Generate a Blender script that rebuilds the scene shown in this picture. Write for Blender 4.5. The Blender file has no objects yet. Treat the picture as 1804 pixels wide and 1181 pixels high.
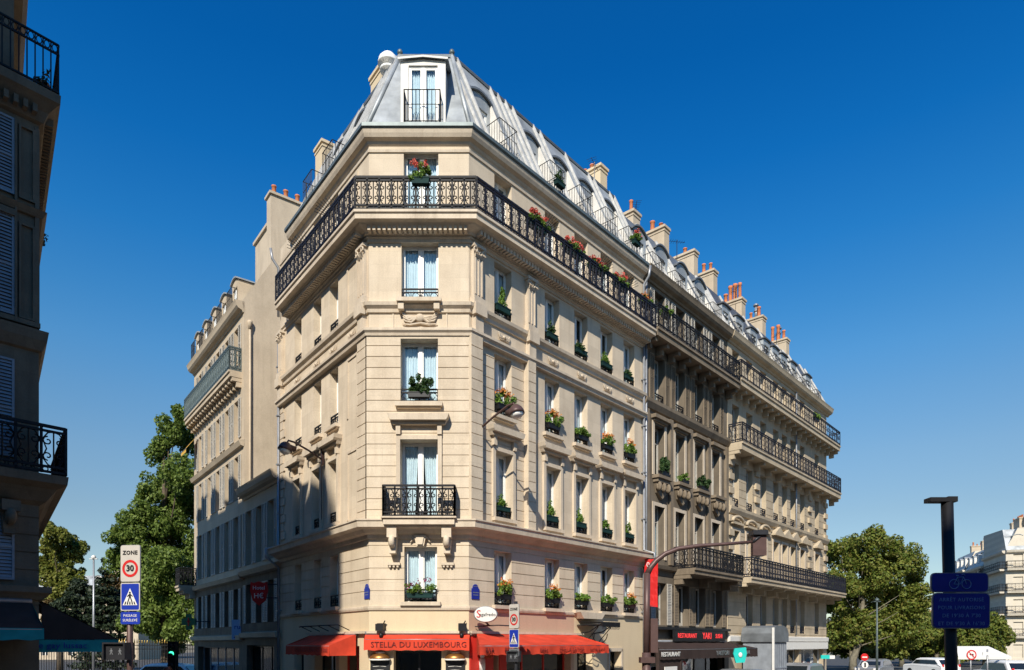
import bpy, math, random
import numpy as np
from math import sin, cos, tan, pi, radians, sqrt, atan2
from mathutils import Vector, Matrix
R = random.Random(7)
scene = bpy.context.scene
COL = scene.collection
EYE, FPX, CX, HY = 2.7, 1200.0, 902.0, 1133.0      # camera height, focal length in photo pixels, principal point

def at(px, py, Y):
    return Vector(((px - CX) / FPX * Y, Y, EYE + (HY - py) / FPX * Y))

# ------------------------------------------------------------------ materials
MATS = {}
def nodes(name):
    m = bpy.data.materials.new(name); m.use_nodes = True
    nt = m.node_tree; b = nt.nodes['Principled BSDF']
    MATS[name] = m
    return m, nt, b
def L(nt, a, b): nt.links.new(a, b)
def mixcol(nt, fac, a, b, mode='MIX'):
    n = nt.nodes.new('ShaderNodeMix'); n.data_type = 'RGBA'; n.blend_type = mode
    for sock, val in ((n.inputs[0], fac), (n.inputs[6], a), (n.inputs[7], b)):
        if hasattr(val, 'is_linked'): L(nt, val, sock)
        elif isinstance(val, (int, float)): sock.default_value = val
        else: sock.default_value = (*val, 1) if len(val) == 3 else val
    return n.outputs[2]
def noise(nt, vec, scale, detail=4, rough=.55):
    n = nt.nodes.new('ShaderNodeTexNoise'); n.inputs['Scale'].default_value = scale
    n.inputs['Detail'].default_value = detail; n.inputs['Roughness'].default_value = rough
    if vec is not None: L(nt, vec, n.inputs['Vector'])
    return n.outputs['Fac']
def ramp(nt, fac, stops):
    n = nt.nodes.new('ShaderNodeValToRGB'); L(nt, fac, n.inputs[0])
    e = n.color_ramp.elements
    while len(e) < len(stops): e.new(.5)
    for i, (p, c) in enumerate(stops):
        e[i].position = p; e[i].color = (*c, 1) if len(c) == 3 else c
    return n.outputs[0]
def mapping(nt, vec, scale=(1, 1, 1), loc=(0, 0, 0), rot=(0, 0, 0)):
    n = nt.nodes.new('ShaderNodeMapping'); L(nt, vec, n.inputs[0])
    n.inputs['Scale'].default_value = scale; n.inputs['Location'].default_value = loc; n.inputs['Rotation'].default_value = rot
    return n.outputs[0]
def objco(nt):
    return nt.nodes.new('ShaderNodeTexCoord').outputs['Object']
def bump(nt, b, h, strength=.2, dist=.02):
    n = nt.nodes.new('ShaderNodeBump'); n.inputs['Strength'].default_value = strength
    n.inputs['Distance'].default_value = dist; L(nt, h, n.inputs['Height']); L(nt, n.outputs[0], b.inputs['Normal'])

def mul(c, k): return tuple(min(1, x * k) for x in c)
def plain(name, col, rough=.6, metal=0., var=.12, scale=3., spec=.4, bmp=0.):
    m, nt, b = nodes(name)
    f = noise(nt, objco(nt), scale)
    L(nt, ramp(nt, f, [(.3, mul(col, 1 - var)), (.7, mul(col, 1 + var))]), b.inputs['Base Color'])
    b.inputs['Roughness'].default_value = rough; b.inputs['Metallic'].default_value = metal
    b.inputs['Specular IOR Level'].default_value = spec
    if bmp: bump(nt, b, noise(nt, objco(nt), scale * 12), bmp)
    return m
def emit(name, col, strength):
    m, nt, b = nodes(name)
    b.inputs['Base Color'].default_value = (*mul(col, .5), 1)
    b.inputs['Emission Color'].default_value = (*col, 1); b.inputs['Emission Strength'].default_value = strength
    return m
def stone(name, col, dark, course=.42, width=.9, mortar=.88, stain=.5, streak=.35, rough=.85, blockvar=.09):
    """Dressed limestone: block-to-block variation, fine joints, weather stains and run-off streaks."""
    m, nt, b = nodes(name)
    oc = objco(nt)
    sx = nt.nodes.new('ShaderNodeSeparateXYZ'); L(nt, oc, sx.inputs[0])
    cb = nt.nodes.new('ShaderNodeCombineXYZ'); L(nt, sx.outputs[0], cb.inputs[0]); L(nt, sx.outputs[2], cb.inputs[1])
    br = nt.nodes.new('ShaderNodeTexBrick'); L(nt, cb.outputs[0], br.inputs['Vector'])
    br.inputs['Scale'].default_value = 1; br.inputs['Brick Width'].default_value = width; br.inputs['Row Height'].default_value = course
    br.inputs['Mortar Size'].default_value = .008; br.inputs['Mortar Smooth'].default_value = .4; br.inputs['Bias'].default_value = -.1
    br.inputs['Color1'].default_value = (*mul(col, 1 + blockvar), 1); br.inputs['Color2'].default_value = (*mul(col, 1 - blockvar), 1)
    br.inputs['Mortar'].default_value = (*mul(col, mortar), 1)
    n1 = noise(nt, mapping(nt, oc, (1, 1, .7)), 1.1, 6, .62)
    f1 = ramp(nt, n1, [(.42, (0, 0, 0)), (.72, (stain, stain, stain))])
    c = mixcol(nt, f1, br.outputs['Color'], dark)
    n2 = noise(nt, mapping(nt, oc, (2.6, 2.6, .16)), 1.6, 5, .6)
    f2 = ramp(nt, n2, [(.5, (0, 0, 0)), (.78, (streak, streak, streak))])
    c = mixcol(nt, f2, c, dark)
    n3 = noise(nt, oc, 28, 3)
    c = mixcol(nt, .22, c, ramp(nt, n3, [(.35, mul(col, .72)), (.65, mul(col, 1.2))]))
    L(nt, c, b.inputs['Base Color']); b.inputs['Roughness'].default_value = rough
    b.inputs['Specular IOR Level'].default_value = .25
    bump(nt, b, n3, .22, .01)
    return m

CREAM = (.62, .52, .395); CREAMD = (.39, .305, .215)
M_ST = stone('hotel_limestone', CREAM, CREAMD, stain=.6, streak=.55, blockvar=.075)
M_TRIM = stone('hotel_trim_stone', (.60, .505, .39), (.33, .26, .19), course=9, width=1.3, stain=.6, streak=.6)
M_PINK = stone('pink_render', (.52, .36, .255), (.40, .28, .20), course=30, width=30, stain=.3)
M_CREAMP = stone('cream_painted_render', (.62, .50, .335), (.48, .37, .24), course=30, width=30, stain=.3)
M_DARKST = stone('soot_and_shade_limestone', (.175, .142, .105), (.06, .05, .039), stain=.75, streak=.75, blockvar=.12)  # soot on the townhouse, painted-in shade on the side-street bases
M_DARKTR = stone('sooty_trim', (.24, .19, .135), (.085, .066, .047), course=9, width=2, stain=.75, streak=.7)
M_PALEST = stone('pale_limestone', (.50, .41, .29), (.26, .21, .15), stain=.6, streak=.5)
M_NEIGH = stone('buff_limestone', (.52, .425, .31), (.33, .26, .18), stain=.45)
M_GABLE = stone('party_wall_render', (.53, .44, .33), (.38, .31, .23), course=40, width=40, stain=.7, streak=.65)
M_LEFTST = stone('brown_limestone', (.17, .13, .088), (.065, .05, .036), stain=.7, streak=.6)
M_FARST = stone('far_limestone', (.58, .52, .42), (.42, .36, .28), stain=.3)
M_ZINC = plain('zinc_sheet', (.32, .34, .35), .5, .25, .38, 1.3, .5)
M_ZINCL = plain('bright_zinc_roll', (.53, .52, .50), .5, .1, .2, 4, .4)
M_ZINCD = plain('weathered_zinc', (.17, .185, .20), .5, .3, .25, 1.7)
M_SLATE = plain('slate_roof', (.085, .09, .10), .5, .1, .3, 5)
M_LEAD = plain('lead_flashing', (.13, .16, .165), .5, .3, .2, 3)
M_IRON = plain('black_iron', (.010, .010, .012), .6, 0, .3, 8, .25)
M_IRONG = plain('grey_green_iron', (.10, .13, .13), .5, .3, .2, 8)
M_IRONB = plain('blue_black_iron', (.012, .013, .022), .6, 0, .2, 8, .25)
M_WHITE = plain('white_paint', (.78, .77, .74), .45, 0, .06, 4)
M_DORM = plain('dormer_white_paint', (.66, .63, .58), .6, 0, .12, 3)
M_SHUT = plain('grey_white_shutter', (.44, .41, .36), .6, 0, .15, 3)
M_CURT = plain('sheer_curtain', (.60, .68, .72), .9, 0, .06, 5)
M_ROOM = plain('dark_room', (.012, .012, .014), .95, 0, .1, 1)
M_TERRA = plain('terracotta_pot', (.50, .17, .07), .8, 0, .25, 6)
M_RED = plain('red_awning_canvas', (.56, .055, .026), .85, 0, .22, 1.8, .2)
M_REDP = plain('red_paint', (.55, .035, .025), .45, 0, .1, 3)
M_BLACKP = plain('black_paint', (.010, .010, .012), .5, 0, .2, 3)
M_BROWNC = plain('brown_awning_canvas', (.045, .03, .026), .85, 0, .2, 3, .2)
M_TEAL = plain('teal_canvas', (.02, .25, .25), .8, 0, .2, 3, .2)
M_DKGREEN = plain('dark_green_planter', (.008, .032, .030), .75, 0, .2, 4, .2)
M_BROWNMET = plain('brown_painted_metal', (.10, .058, .052), .45, .2, .12, 6)
M_GREYMET = plain('grey_metal', (.30, .31, .33), .45, .5, .15, 4)
M_DKMET = plain('dark_metal', (.035, .035, .04), .45, .4, .2, 5)
M_SIGNW = plain('sign_white', (.72, .70, .66), .4, 0, .04, 6)
M_SIGNGREYED = plain('greyed_sign_white', (.50, .465, .42), .5, 0, .08, 5)  # greyer white for the zone and crossing plates
M_SIGNB = plain('sign_blue', (.012, .035, .33), .4, 0, .08, 6)
M_SIGNN = plain('sign_navy', (.012, .026, .28), .4, 0, .08, 6)
M_SIGNR = plain('sign_red', (.55, .02, .02), .4, 0, .06, 6)
M_SIGNK = plain('sign_black', (.012, .012, .014), .45, 0, .1, 6)
M_GREY = plain('grey_boards', (.23, .25, .28), .6, 0, .15, 3)
M_BRONZE = plain('copper_shade', (.34, .15, .04), .35, .7, .15, 5)
M_TURQ = plain('turquoise_sign', (.02, .48, .42), .4, 0, .06, 5)
M_GOLD = plain('gilded_tip', (.62, .42, .12), .35, .6, .1, 5)
M_BARK = plain('bark', (.11, .085, .06), .9, 0, .35, 6, .2, .4)
M_PLANEBARK = plain('plane_tree_bark', (.17, .15, .11), .85, 0, .4, 4, .2, .3)
M_SKIN = plain('skin', (.50, .30, .22), .55, 0, .05, 5)
M_HAIR = plain('auburn_hair', (.16, .05, .02), .55, 0, .3, 25)
M_CLOTH = plain('navy_coat', (.02, .025, .05), .9, 0, .15, 6)
M_CARW = plain('white_car_paint', (.78, .78, .78), .25, 0, .02, 2, .6)
M_CARG = plain('grey_car_paint', (.28, .29, .31), .25, .4, .03, 2, .6)
M_RUBBER = plain('rubber', (.02, .02, .02), .85, 0, .2, 8)
M_GREENLAMP = emit('green_lamp', (.05, .9, .45), 2.2)
M_REDNEON = emit('red_neon', (.95, .05, .05), .9)
def glassmat(name, tint, base):
    m, nt, b = nodes(name)
    out = nt.nodes['Material Output']
    tr = nt.nodes.new('ShaderNodeBsdfTransparent'); tr.inputs[0].default_value = (*tint, 1)
    gl = nt.nodes.new('ShaderNodeBsdfGlossy'); gl.inputs['Roughness'].default_value = .03; gl.inputs[0].default_value = (.9, .94, 1, 1)
    fw = nt.nodes.new('ShaderNodeLayerWeight'); fw.inputs[0].default_value = .5
    pw = nt.nodes.new('ShaderNodeMath'); pw.operation = 'POWER'; pw.inputs[1].default_value = 3.5; L(nt, fw.outputs['Facing'], pw.inputs[0])
    lw = nt.nodes.new('ShaderNodeMath'); lw.operation = 'MULTIPLY_ADD'; lw.inputs[1].default_value = .85; lw.inputs[2].default_value = base; L(nt, pw.outputs[0], lw.inputs[0])
    mx = nt.nodes.new('ShaderNodeMixShader'); L(nt, lw.outputs[0], mx.inputs[0]); L(nt, tr.outputs[0], mx.inputs[1]); L(nt, gl.outputs[0], mx.inputs[2])
    # slightly wavy old glass
    bp = nt.nodes.new('ShaderNodeBump'); bp.inputs['Strength'].default_value = .04; bp.inputs['Distance'].default_value = .05
    L(nt, noise(nt, objco(nt), 2.2, 2), bp.inputs['Height']); L(nt, bp.outputs[0], gl.inputs['Normal'])
    L(nt, mx.outputs[0], out.inputs[0]); nt.nodes.remove(b)
    return m
M_GLASS = glassmat('window_glass', (.86, .92, .94), .07)
M_DGLASS = plain('car_glass', (.012, .016, .02), .06, 0, .05, 2, .8)
def leafmat(name, cols, transl=.3):
    m, nt, b = nodes(name)
    g = nt.nodes.new('ShaderNodeNewGeometry')
    c = ramp(nt, g.outputs['Random Per Island'], [(i / max(1, len(cols) - 1), k) for i, k in enumerate(cols)])
    L(nt, c, b.inputs['Base Color']); b.inputs['Roughness'].default_value = .55; b.inputs['Specular IOR Level'].default_value = .3
    t = nt.nodes.new('ShaderNodeBsdfTranslucent'); L(nt, c, t.inputs[0])
    mx = nt.nodes.new('ShaderNodeMixShader'); mx.inputs[0].default_value = transl
    L(nt, b.outputs[0], mx.inputs[1]); L(nt, t.outputs[0], mx.inputs[2]); L(nt, mx.outputs[0], nt.nodes['Material Output'].inputs[0])
    return m
M_LEAF = leafmat('ginkgo_leaves', [(.075, .125, .024), (.16, .235, .045), (.26, .33, .08)], .45)
M_LEAFP = leafmat('plane_leaves', [(.075, .115, .017), (.15, .20, .033), (.24, .27, .052), (.20, .17, .04)], .4)
M_LEAFY = leafmat('yellowing_leaves', [(.10, .13, .02), (.18, .20, .035), (.25, .24, .05)], .4)
M_LEAFD = leafmat('dark_evergreen', [(.010, .020, .010), (.022, .036, .016), (.035, .05, .022)], .1)
M_LEAFB = leafmat('autumn_leaves', [(.07, .05, .018), (.13, .075, .022), (.10, .09, .025)])
M_PLANT = leafmat('pot_plant_leaves', [(.07, .15, .022), (.14, .26, .04), (.25, .34, .07)])
M_PLANTD = leafmat('dark_pot_leaves', [(.02, .06, .02), (.045, .10, .03), (.08, .13, .04)])
M_FLRED = leafmat('red_geranium', [(.50, .05, .04), (.68, .14, .10), (.66, .24, .17)], .25)
M_FLORA = leafmat('orange_flowers', [(.62, .20, .04), (.70, .33, .08), (.55, .10, .04)], .25)
M_FLPUR = leafmat('purple_flowers', [(.20, .02, .10), (.32, .05, .12), (.12, .02, .08)], .25)
def asphalt():
    m, nt, b = nodes('asphalt')
    oc = objco(nt)
    a = noise(nt, oc, 35, 3); d = noise(nt, oc, .35, 5)
    c = mixcol(nt, .5, ramp(nt, a, [(.3, (.035, .035, .037)), (.7, (.075, .074, .072))]), ramp(nt, d, [(.3, (.035, .035, .036)), (.7, (.07, .068, .066))]))
    L(nt, c, b.inputs['Base Color']); b.inputs['Roughness'].default_value = .85; bump(nt, b, a, .3, .01)
    return m
M_ASPH = asphalt()
M_PAVE = stone('pavement_slabs', (.24, .23, .21), (.14, .135, .125), course=.6, width=.9)
M_KERB = plain('granite_kerb', (.28, .27, .26), .8, 0, .15, 12)
M_SOIL = plain('gravel_ground', (.20, .17, .125), .95, 0, .25, 2, .2, .3)

# ------------------------------------------------------------------ mesh building
class MB:
    def __init__(s): s.v = []; s.f = []; s.mi = []; s.T = None; s.smooth = False; s.sm = []
    def p(s, x, y, z):
        q = Vector((x, y, z))
        if s.T is not None: q = s.T @ q
        s.v.append(q[:]); return len(s.v) - 1
    def face(s, pts, m=0):
        s.f.append([s.p(*q) for q in pts]); s.mi.append(m); s.sm.append(s.smooth)
    def idx(s, ids, m=0): s.f.append(ids); s.mi.append(m); s.sm.append(s.smooth)
    def box(s, x0, x1, y0, y1, z0, z1, m=0):
        c = [s.p(x, y, z) for z in (z0, z1) for y in (y0, y1) for x in (x0, x1)]
        for q in ((0, 2, 3, 1), (4, 5, 7, 6), (0, 1, 5, 4), (2, 6, 7, 3), (0, 4, 6, 2), (1, 3, 7, 5)):
            s.idx([c[i] for i in q], m)
    def fb(s, s0, s1, d0, d1, z0, z1, m=0): s.box(s0, s1, -d1, -d0, z0, z1, m)     # facade box: d is outwards
    def tube(s, pts, r, n=6, m=0, caps=True):
        pts = [Vector(p) for p in pts]; rings = []
        rr = r if isinstance(r, (list, tuple)) else [r] * len(pts)
        up = None
        for i, p in enumerate(pts):
            t = (pts[min(i + 1, len(pts) - 1)] - pts[max(i - 1, 0)]).normalized()
            if up is None: up = Vector((0, 0, 1)) if abs(t.z) < .9 else Vector((1, 0, 0))
            a = t.cross(up)
            if a.length < 1e-4: a = t.orthogonal()
            a.normalize(); b = a.cross(t).normalized(); up = b
            rings.append([s.p(*(p + (a * cos(2 * pi * k / n) + b * sin(2 * pi * k / n)) * rr[i])) for k in range(n)])
        o = s.smooth; s.smooth = n > 5
        for i in range(len(rings) - 1):
            for k in range(n):
                s.idx([rings[i][k], rings[i][(k + 1) % n], rings[i + 1][(k + 1) % n], rings[i + 1][k]], m)
        s.smooth = False
        if caps: s.idx(rings[0][::-1], m); s.idx(rings[-1], m)
        s.smooth = o
    def rib(s, pts, r, m=0, y=0.):
        """thin diamond-section bar following (x, z) points in a vertical plane"""
        rings = []
        for i, (x, z) in enumerate(pts):
            a = pts[max(i - 1, 0)]; b = pts[min(i + 1, len(pts) - 1)]
            tx, tz = b[0] - a[0], b[1] - a[1]; l = sqrt(tx * tx + tz * tz) or 1
            nx, nz = -tz / l * r, tx / l * r
            rings.append([s.p(x + nx, y, z + nz), s.p(x, y + r, z), s.p(x - nx, y, z - nz), s.p(x, y - r, z)])
        for i in range(len(rings) - 1):
            for k in range(4): s.idx([rings[i][k], rings[i][(k + 1) % 4], rings[i + 1][(k + 1) % 4], rings[i + 1][k]], m)
    def lathe(s, prof, n=16, c=(0, 0, 0), m=0, sx=1, sy=1):
        rings = [[s.p(c[0] + r * cos(2 * pi * k / n) * sx, c[1] + r * sin(2 * pi * k / n) * sy, c[2] + z) for k in range(n)] for r, z in prof]
        o = s.smooth; s.smooth = True
        for i in range(len(rings) - 1):
            for k in range(n): s.idx([rings[i][k], rings[i][(k + 1) % n], rings[i + 1][(k + 1) % n], rings[i + 1][k]], m)
        s.smooth = o
        s.idx(rings[0][::-1], m); s.idx(rings[-1], m)
    def ball(s, c, rx, ry=None, rz=None, n=8, m=0):
        ry = ry or rx; rz = rz or rx; h = max(4, n // 2)
        s.lathe([(max(.01, sin(pi * i / h)) * rx, -cos(pi * i / h) * rz) for i in range(h + 1)], n, c, m, 1, ry / rx)
    def prism(s, poly, y0, y1, m=0):
        """polygon in (x, z) extruded from y0 to y1"""
        a = [s.p(x, y0, z) for x, z in poly]; b = [s.p(x, y1, z) for x, z in poly]; n = len(poly)
        s.idx(a, m); s.idx(b[::-1], m)
        for i in range(n): s.idx([a[i], b[i], b[(i + 1) % n], a[(i + 1) % n]], m)
    def mesh(s, name, mats):
        me = bpy.data.meshes.new(name); me.from_pydata(s.v, [], s.f)
        for m in (mats if isinstance(mats, (list, tuple)) else [mats]): me.materials.append(m)
        me.polygons.foreach_set('material_index', s.mi); me.polygons.foreach_set('use_smooth', s.sm)
        me.update(); return me

def link(name, data, parent=None, loc=(0, 0, 0), rz=0., rot=None):
    o = bpy.data.objects.new(name, data); COL.objects.link(o)
    if parent is not None: o.parent = parent
    o.location = loc; o.rotation_euler = rot if rot else (0, 0, rz)
    return o
def empty(name, loc, rz, label, cat, group=None):
    o = link(name, None, None, loc, rz); o.empty_display_size = .3
    return tag(o, label, cat, group)
def tag(o, label, cat, group=None):
    o['label'] = label; o['category'] = cat
    if group: o['group'] = group
    return o
def struct(o, kind='structure'): o['kind'] = kind; return o

class Fac:
    """A facade line: origin P, heading angle; s along it, d outwards."""
    def __init__(f, x, y, ux, uy):
        l = sqrt(ux * ux + uy * uy); f.P = Vector((x, y, 0)); f.u = Vector((ux / l, uy / l, 0)); f.n = Vector((f.u.y, -f.u.x, 0)); f.a = atan2(uy, ux)
    def w(f, s, d=0., z=0.): return f.P + f.u * s + f.n * d + Vector((0, 0, z))
    def put(f, name, data, root, s=0., d=0., z=0.):
        """link data as a part of root, placed in facade space (local x = s, local -y = outwards)"""
        q = f.w(s, d, z)
        return link(name, data, root, q - root.location if root else q, f.a)
FR = Fac(-1.368, 21.6, .8983, 1.0)
FC = Fac(-4.536, 21.6, 1, 0)
FL = Fac(-4.536, 21.6, .7725, -1.0)

def wall_mesh(s0, s1, z0, z1, ops, d=0., reveal=.28, joints=(), jd=.02, jh=.028, mb=None):
    mb = mb or MB()
    zs = {z0, z1}; ss = {s0, s1}
    js = [j for j in joints if z0 + .1 < j < z1 - .1]
    for a, b, c, e in ops: ss |= {max(s0, a), min(s1, b)}; zs |= {max(z0, c), min(z1, e)}
    for j in js: zs |= {j - jh / 2, j + jh / 2}
    zs = sorted(zs); ss = sorted(ss)
    inop = lambda s, z: any(a < s < b and c < z < e for a, b, c, e in ops)
    inj = lambda z: any(abs(z - j) < jh / 2 for j in js)
    for i in range(len(ss) - 1):
        sm = (ss[i] + ss[i + 1]) / 2; prev = None
        for k in range(len(zs) - 1):
            zm = (zs[k] + zs[k + 1]) / 2
            if inop(sm, zm): prev = None; continue
            dd = d - (jd if inj(zm) else 0)
            mb.face([(ss[i], -dd, zs[k]), (ss[i + 1], -dd, zs[k]), (ss[i + 1], -dd, zs[k + 1]), (ss[i], -dd, zs[k + 1])])
            if prev is not None and abs(prev - dd) > 1e-5:
                mb.face([(ss[i], -prev, zs[k]), (ss[i + 1], -prev, zs[k]), (ss[i + 1], -dd, zs[k]), (ss[i], -dd, zs[k])])
            prev = dd
    for a, b, c, e in ops:
        y0, y1 = -d, -(d - reveal)
        a = max(a, s0); b = min(b, s1)
        mb.face([(a, y0, c), (a, y1, c), (a, y1, e), (a, y0, e)]); mb.face([(b, y0, c), (b, y0, e), (b, y1, e), (b, y1, c)])
        mb.face([(a, y0, e), (a, y1, e), (b, y1, e), (b, y0, e)]); mb.face([(a, y0, c), (b, y0, c), (b, y1, c), (a, y1, c)])
    return mb

def offset_path(pts, d):
    """plan polyline pushed outwards (to the right of its heading) by d with mitred corners"""
    out = []
    for i, p in enumerate(pts):
        us = []
        if i > 0: us.append((pts[i] - pts[i - 1]).normalized())
        if i < len(pts) - 1: us.append((pts[i + 1] - pts[i]).normalized())
        ns = [Vector((u.y, -u.x, 0)) for u in us]
        if len(ns) == 2:
            b = (ns[0] + ns[1]).normalized(); out.append(p + b * (d / b.dot(ns[0])))
        else: out.append(p + ns[0] * d)
    return out
def sweep(pts, prof, mb=None, close=True, m=0, base=Vector((0, 0, 0))):
    mb = mb or MB(); rows = []
    for d, z in prof:
        rows.append([mb.p(*(q + Vector((0, 0, z)) - base)) for q in offset_path(pts, d)])
    n = len(prof)
    for i in range(n if close else n - 1):
        a, b = rows[i], rows[(i + 1) % n]
        for k in range(len(pts) - 1): mb.idx([a[k], a[k + 1], b[k + 1], b[k]], m)
    if close: mb.idx([r[0] for r in rows][::-1], m); mb.idx([r[-1] for r in rows], m)
    return mb

# ------------------------------------------------------------------ ironwork
def spiral(cx, cz, r, a0, turns, n=11, shrink=.75):
    return [(cx + r * (1 - shrink * t) * cos(a0 + turns * 2 * pi * t), cz + r * (1 - shrink * t) * sin(a0 + turns * 2 * pi * t)) for t in [i / (n - 1) for i in range(n)]]
def railing_mb(length, h=1.0, mod=.52, r=.012, n=11, mb=None, x0=0., y=0., z0=0., style=0):
    mb = mb or MB()
    k = max(1, round(length / mod)); w = length / k
    hb = r * 1.6
    for z in (.03, .14 * h, h - .10, h):
        t = hb if z != h else r * 2
        mb.box(x0, x0 + length, y - t, y + t, z0 + z - t, z0 + z + t)
    for i in range(k + 1): mb.box(x0 + i * w - hb, x0 + i * w + hb, y - hb, y + hb, z0, z0 + h)
    for i in range(k):
        c = x0 + (i + .5) * w; a = w * .24
        lo, hi = z0 + .14 * h, z0 + h - .10; H = hi - lo
        for sg in (-1, 1):
            if style == 0:
                mb.rib([(c + sg * (p - c), q) for p, q in spiral(c + a, lo + H * .30, a * .92, -pi / 2, 1.1, n)], r, 0, y)
                mb.rib([(c + sg * (p - c), q) for p, q in spiral(c + a, lo + H * .72, a * .92, pi / 2, -1.1, n)], r, 0, y)
                mb.rib([(c + sg * .01, lo), (c + sg * a * 1.0, lo + H * .06), (c + sg * a * 1.9, lo + H * .24), (c + sg * a * 1.2, lo + H * .5), (c + sg * a * 1.9, lo + H * .76), (c + sg * a, lo + H * .95), (c, hi)], r, 0, y)
            else:
                mb.rib([(c + sg * (p - c), q) for p, q in spiral(c + a, lo + H * .5, a, 0, 1, n, .6)], r, 0, y)
        mb.rib([(c, lo), (c, hi)], r, 0, y)
        # band of small rings along the foot
        q = 3
        for j in range(q):
            mb.rib([(x0 + i * w + (j + .5) * w / q + cos(t) * w * .12, z0 + .085 * h + sin(t) * .045 * h) for t in [pi * 2 * u / 6 for u in range(7)]], r * .8, 0, y)
    return mb
def bars_mb(w, h, depth, r=.011, gap=.115):
    """three-sided railing of plain vertical bars standing out by depth"""
    mb = MB()
    for z in (.04, h * .5, h):
        if z == h * .5: continue
        for a, b in (((-w / 2, 0), (-w / 2, -depth)), ((-w / 2, -depth), (w / 2, -depth)), ((w / 2, -depth), (w / 2, 0))):
            mb.tube([(a[0], a[1], z), (b[0], b[1], z)], r * 1.5, 4)
    n = max(2, int(w / gap))
    for i in range(n + 1): mb.tube([(-w / 2 + w * i / n, -depth, .0), (-w / 2 + w * i / n, -depth, h)], r, 4)
    k = max(1, int(depth / gap))
    for sg in (-1, 1):
        for i in range(k): mb.tube([(sg * w / 2, -depth * i / k, 0), (sg * w / 2, -depth * i / k, h)], r, 4)
    mb.tube([(-w / 2, -depth, h * .55), (w / 2, -depth, h * .55)], r, 4)
    return mb

# ------------------------------------------------------------------ windows (meshes shared between copies)
_cache = {}
def cached(key, fn):
    if key not in _cache: _cache[key] = fn()
    return _cache[key]
def frame_mesh(w, h, mat, transom=0):
    mb = MB(); f = .05; dp = .07
    mb.box(-w / 2, -w / 2 + f, 0, dp, 0, h); mb.box(w / 2 - f, w / 2, 0, dp, 0, h)
    mb.box(-w / 2 + f, w / 2 - f, 0, dp, h - f, h); mb.box(-w / 2 + f, w / 2 - f, 0, dp, 0, f * 1.4)
    mb.box(-.055, .055, -.015, dp + .01, f * 1.4, h - f)
    for sg in (-1, 1):
        x0, x1 = (sg * .055, sg * (w / 2 - f))
        lo, hi = min(x0, x1), max(x0, x1)
        mb.box(lo + (.0 if sg > 0 else 0), lo + .035, .01, .05, f * 1.4, h - f); mb.box(hi - .035, hi, .01, .05, f * 1.4, h - f)
        mb.box(lo + .035, hi - .035, .01, .05, f * 1.4, f * 1.4 + .09); mb.box(lo + .035, hi - .035, .01, .05, h - f - .05, h - f)
        if transom: mb.box(lo + .035, hi - .035, .012, .048, h * transom - .02, h * transom + .02)
    return mb.mesh('window_frame', mat)
def pane_mesh(w, h):
    mb = MB(); mb.face([(-w / 2 + .04, .035, .04), (w / 2 - .04, .035, .04), (w / 2 - .04, .035, h - .04), (-w / 2 + .04, .035, h - .04)])
    return mb.mesh('pane', M_GLASS)
def curtain_mesh(w, h, gap, seed):
    """two sheer drapes hanging in folds behind the glass"""
    mb = MB(); mb.smooth = True; r = random.Random(seed); n = 26
    for sg in (-1, 1):
        rows = []
        for j in range(5):
            z = h * (1 - j / 4); row = []
            for i in range(n + 1):
                t = i / n
                pull = gap * (.25 + .75 * (j / 4) ** .7)
                x = sg * (w / 2 - (w / 2 - pull) * t)
                row.append(mb.p(x, .13 + .028 * sin(t * 42 + sg + seed) + .012 * sin(t * 17 + j * .6), z))
            rows.append(row)
        for j in range(4):
            for i in range(n): mb.idx([rows[j][i], rows[j][i + 1], rows[j + 1][i + 1], rows[j + 1][i]])
    return mb.mesh('curtain', M_CURT)
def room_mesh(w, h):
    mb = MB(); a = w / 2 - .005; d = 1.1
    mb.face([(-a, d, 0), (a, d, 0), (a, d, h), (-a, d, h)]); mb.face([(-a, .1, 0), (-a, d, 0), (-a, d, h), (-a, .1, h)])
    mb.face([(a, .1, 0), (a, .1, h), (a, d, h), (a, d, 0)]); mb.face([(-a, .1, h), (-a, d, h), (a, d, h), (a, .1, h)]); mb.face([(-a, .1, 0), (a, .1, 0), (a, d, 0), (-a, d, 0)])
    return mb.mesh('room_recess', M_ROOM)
def guard_mesh(w, h, mat=None, n=9):
    return railing_mb(w, h, max(.3, w / 2.2), .011, n, x0=-w / 2, style=1).mesh('guard_rail', mat or M_IRON)
def sill_mesh(w, t, out):
    mb = MB(); mb.box(-w / 2, w / 2, -out, .12, -t, 0); mb.box(-w / 2 + .05, w / 2 - .05, -out * .6, .0, -t - .05, -t)
    return mb
def shutter_mesh(w, h, mat):
    mb = MB(); f = .045
    mb.box(0, f, -.02, .02, 0, h); mb.box(w - f, w, -.02, .02, 0, h)
    for z in (0, h * .48, h - f): mb.box(f, w - f, -.02, .02, z, z + f)
    n = int(h / .075)
    for i in range(n):
        z = f + (h - 2 * f) * (i + .5) / n
        mb.face([(f, -.014, z - .03), (w - f, -.014, z - .03), (w - f, .014, z + .03), (f, .014, z + .03)])
    return mb.mesh('shutter', mat)
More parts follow.
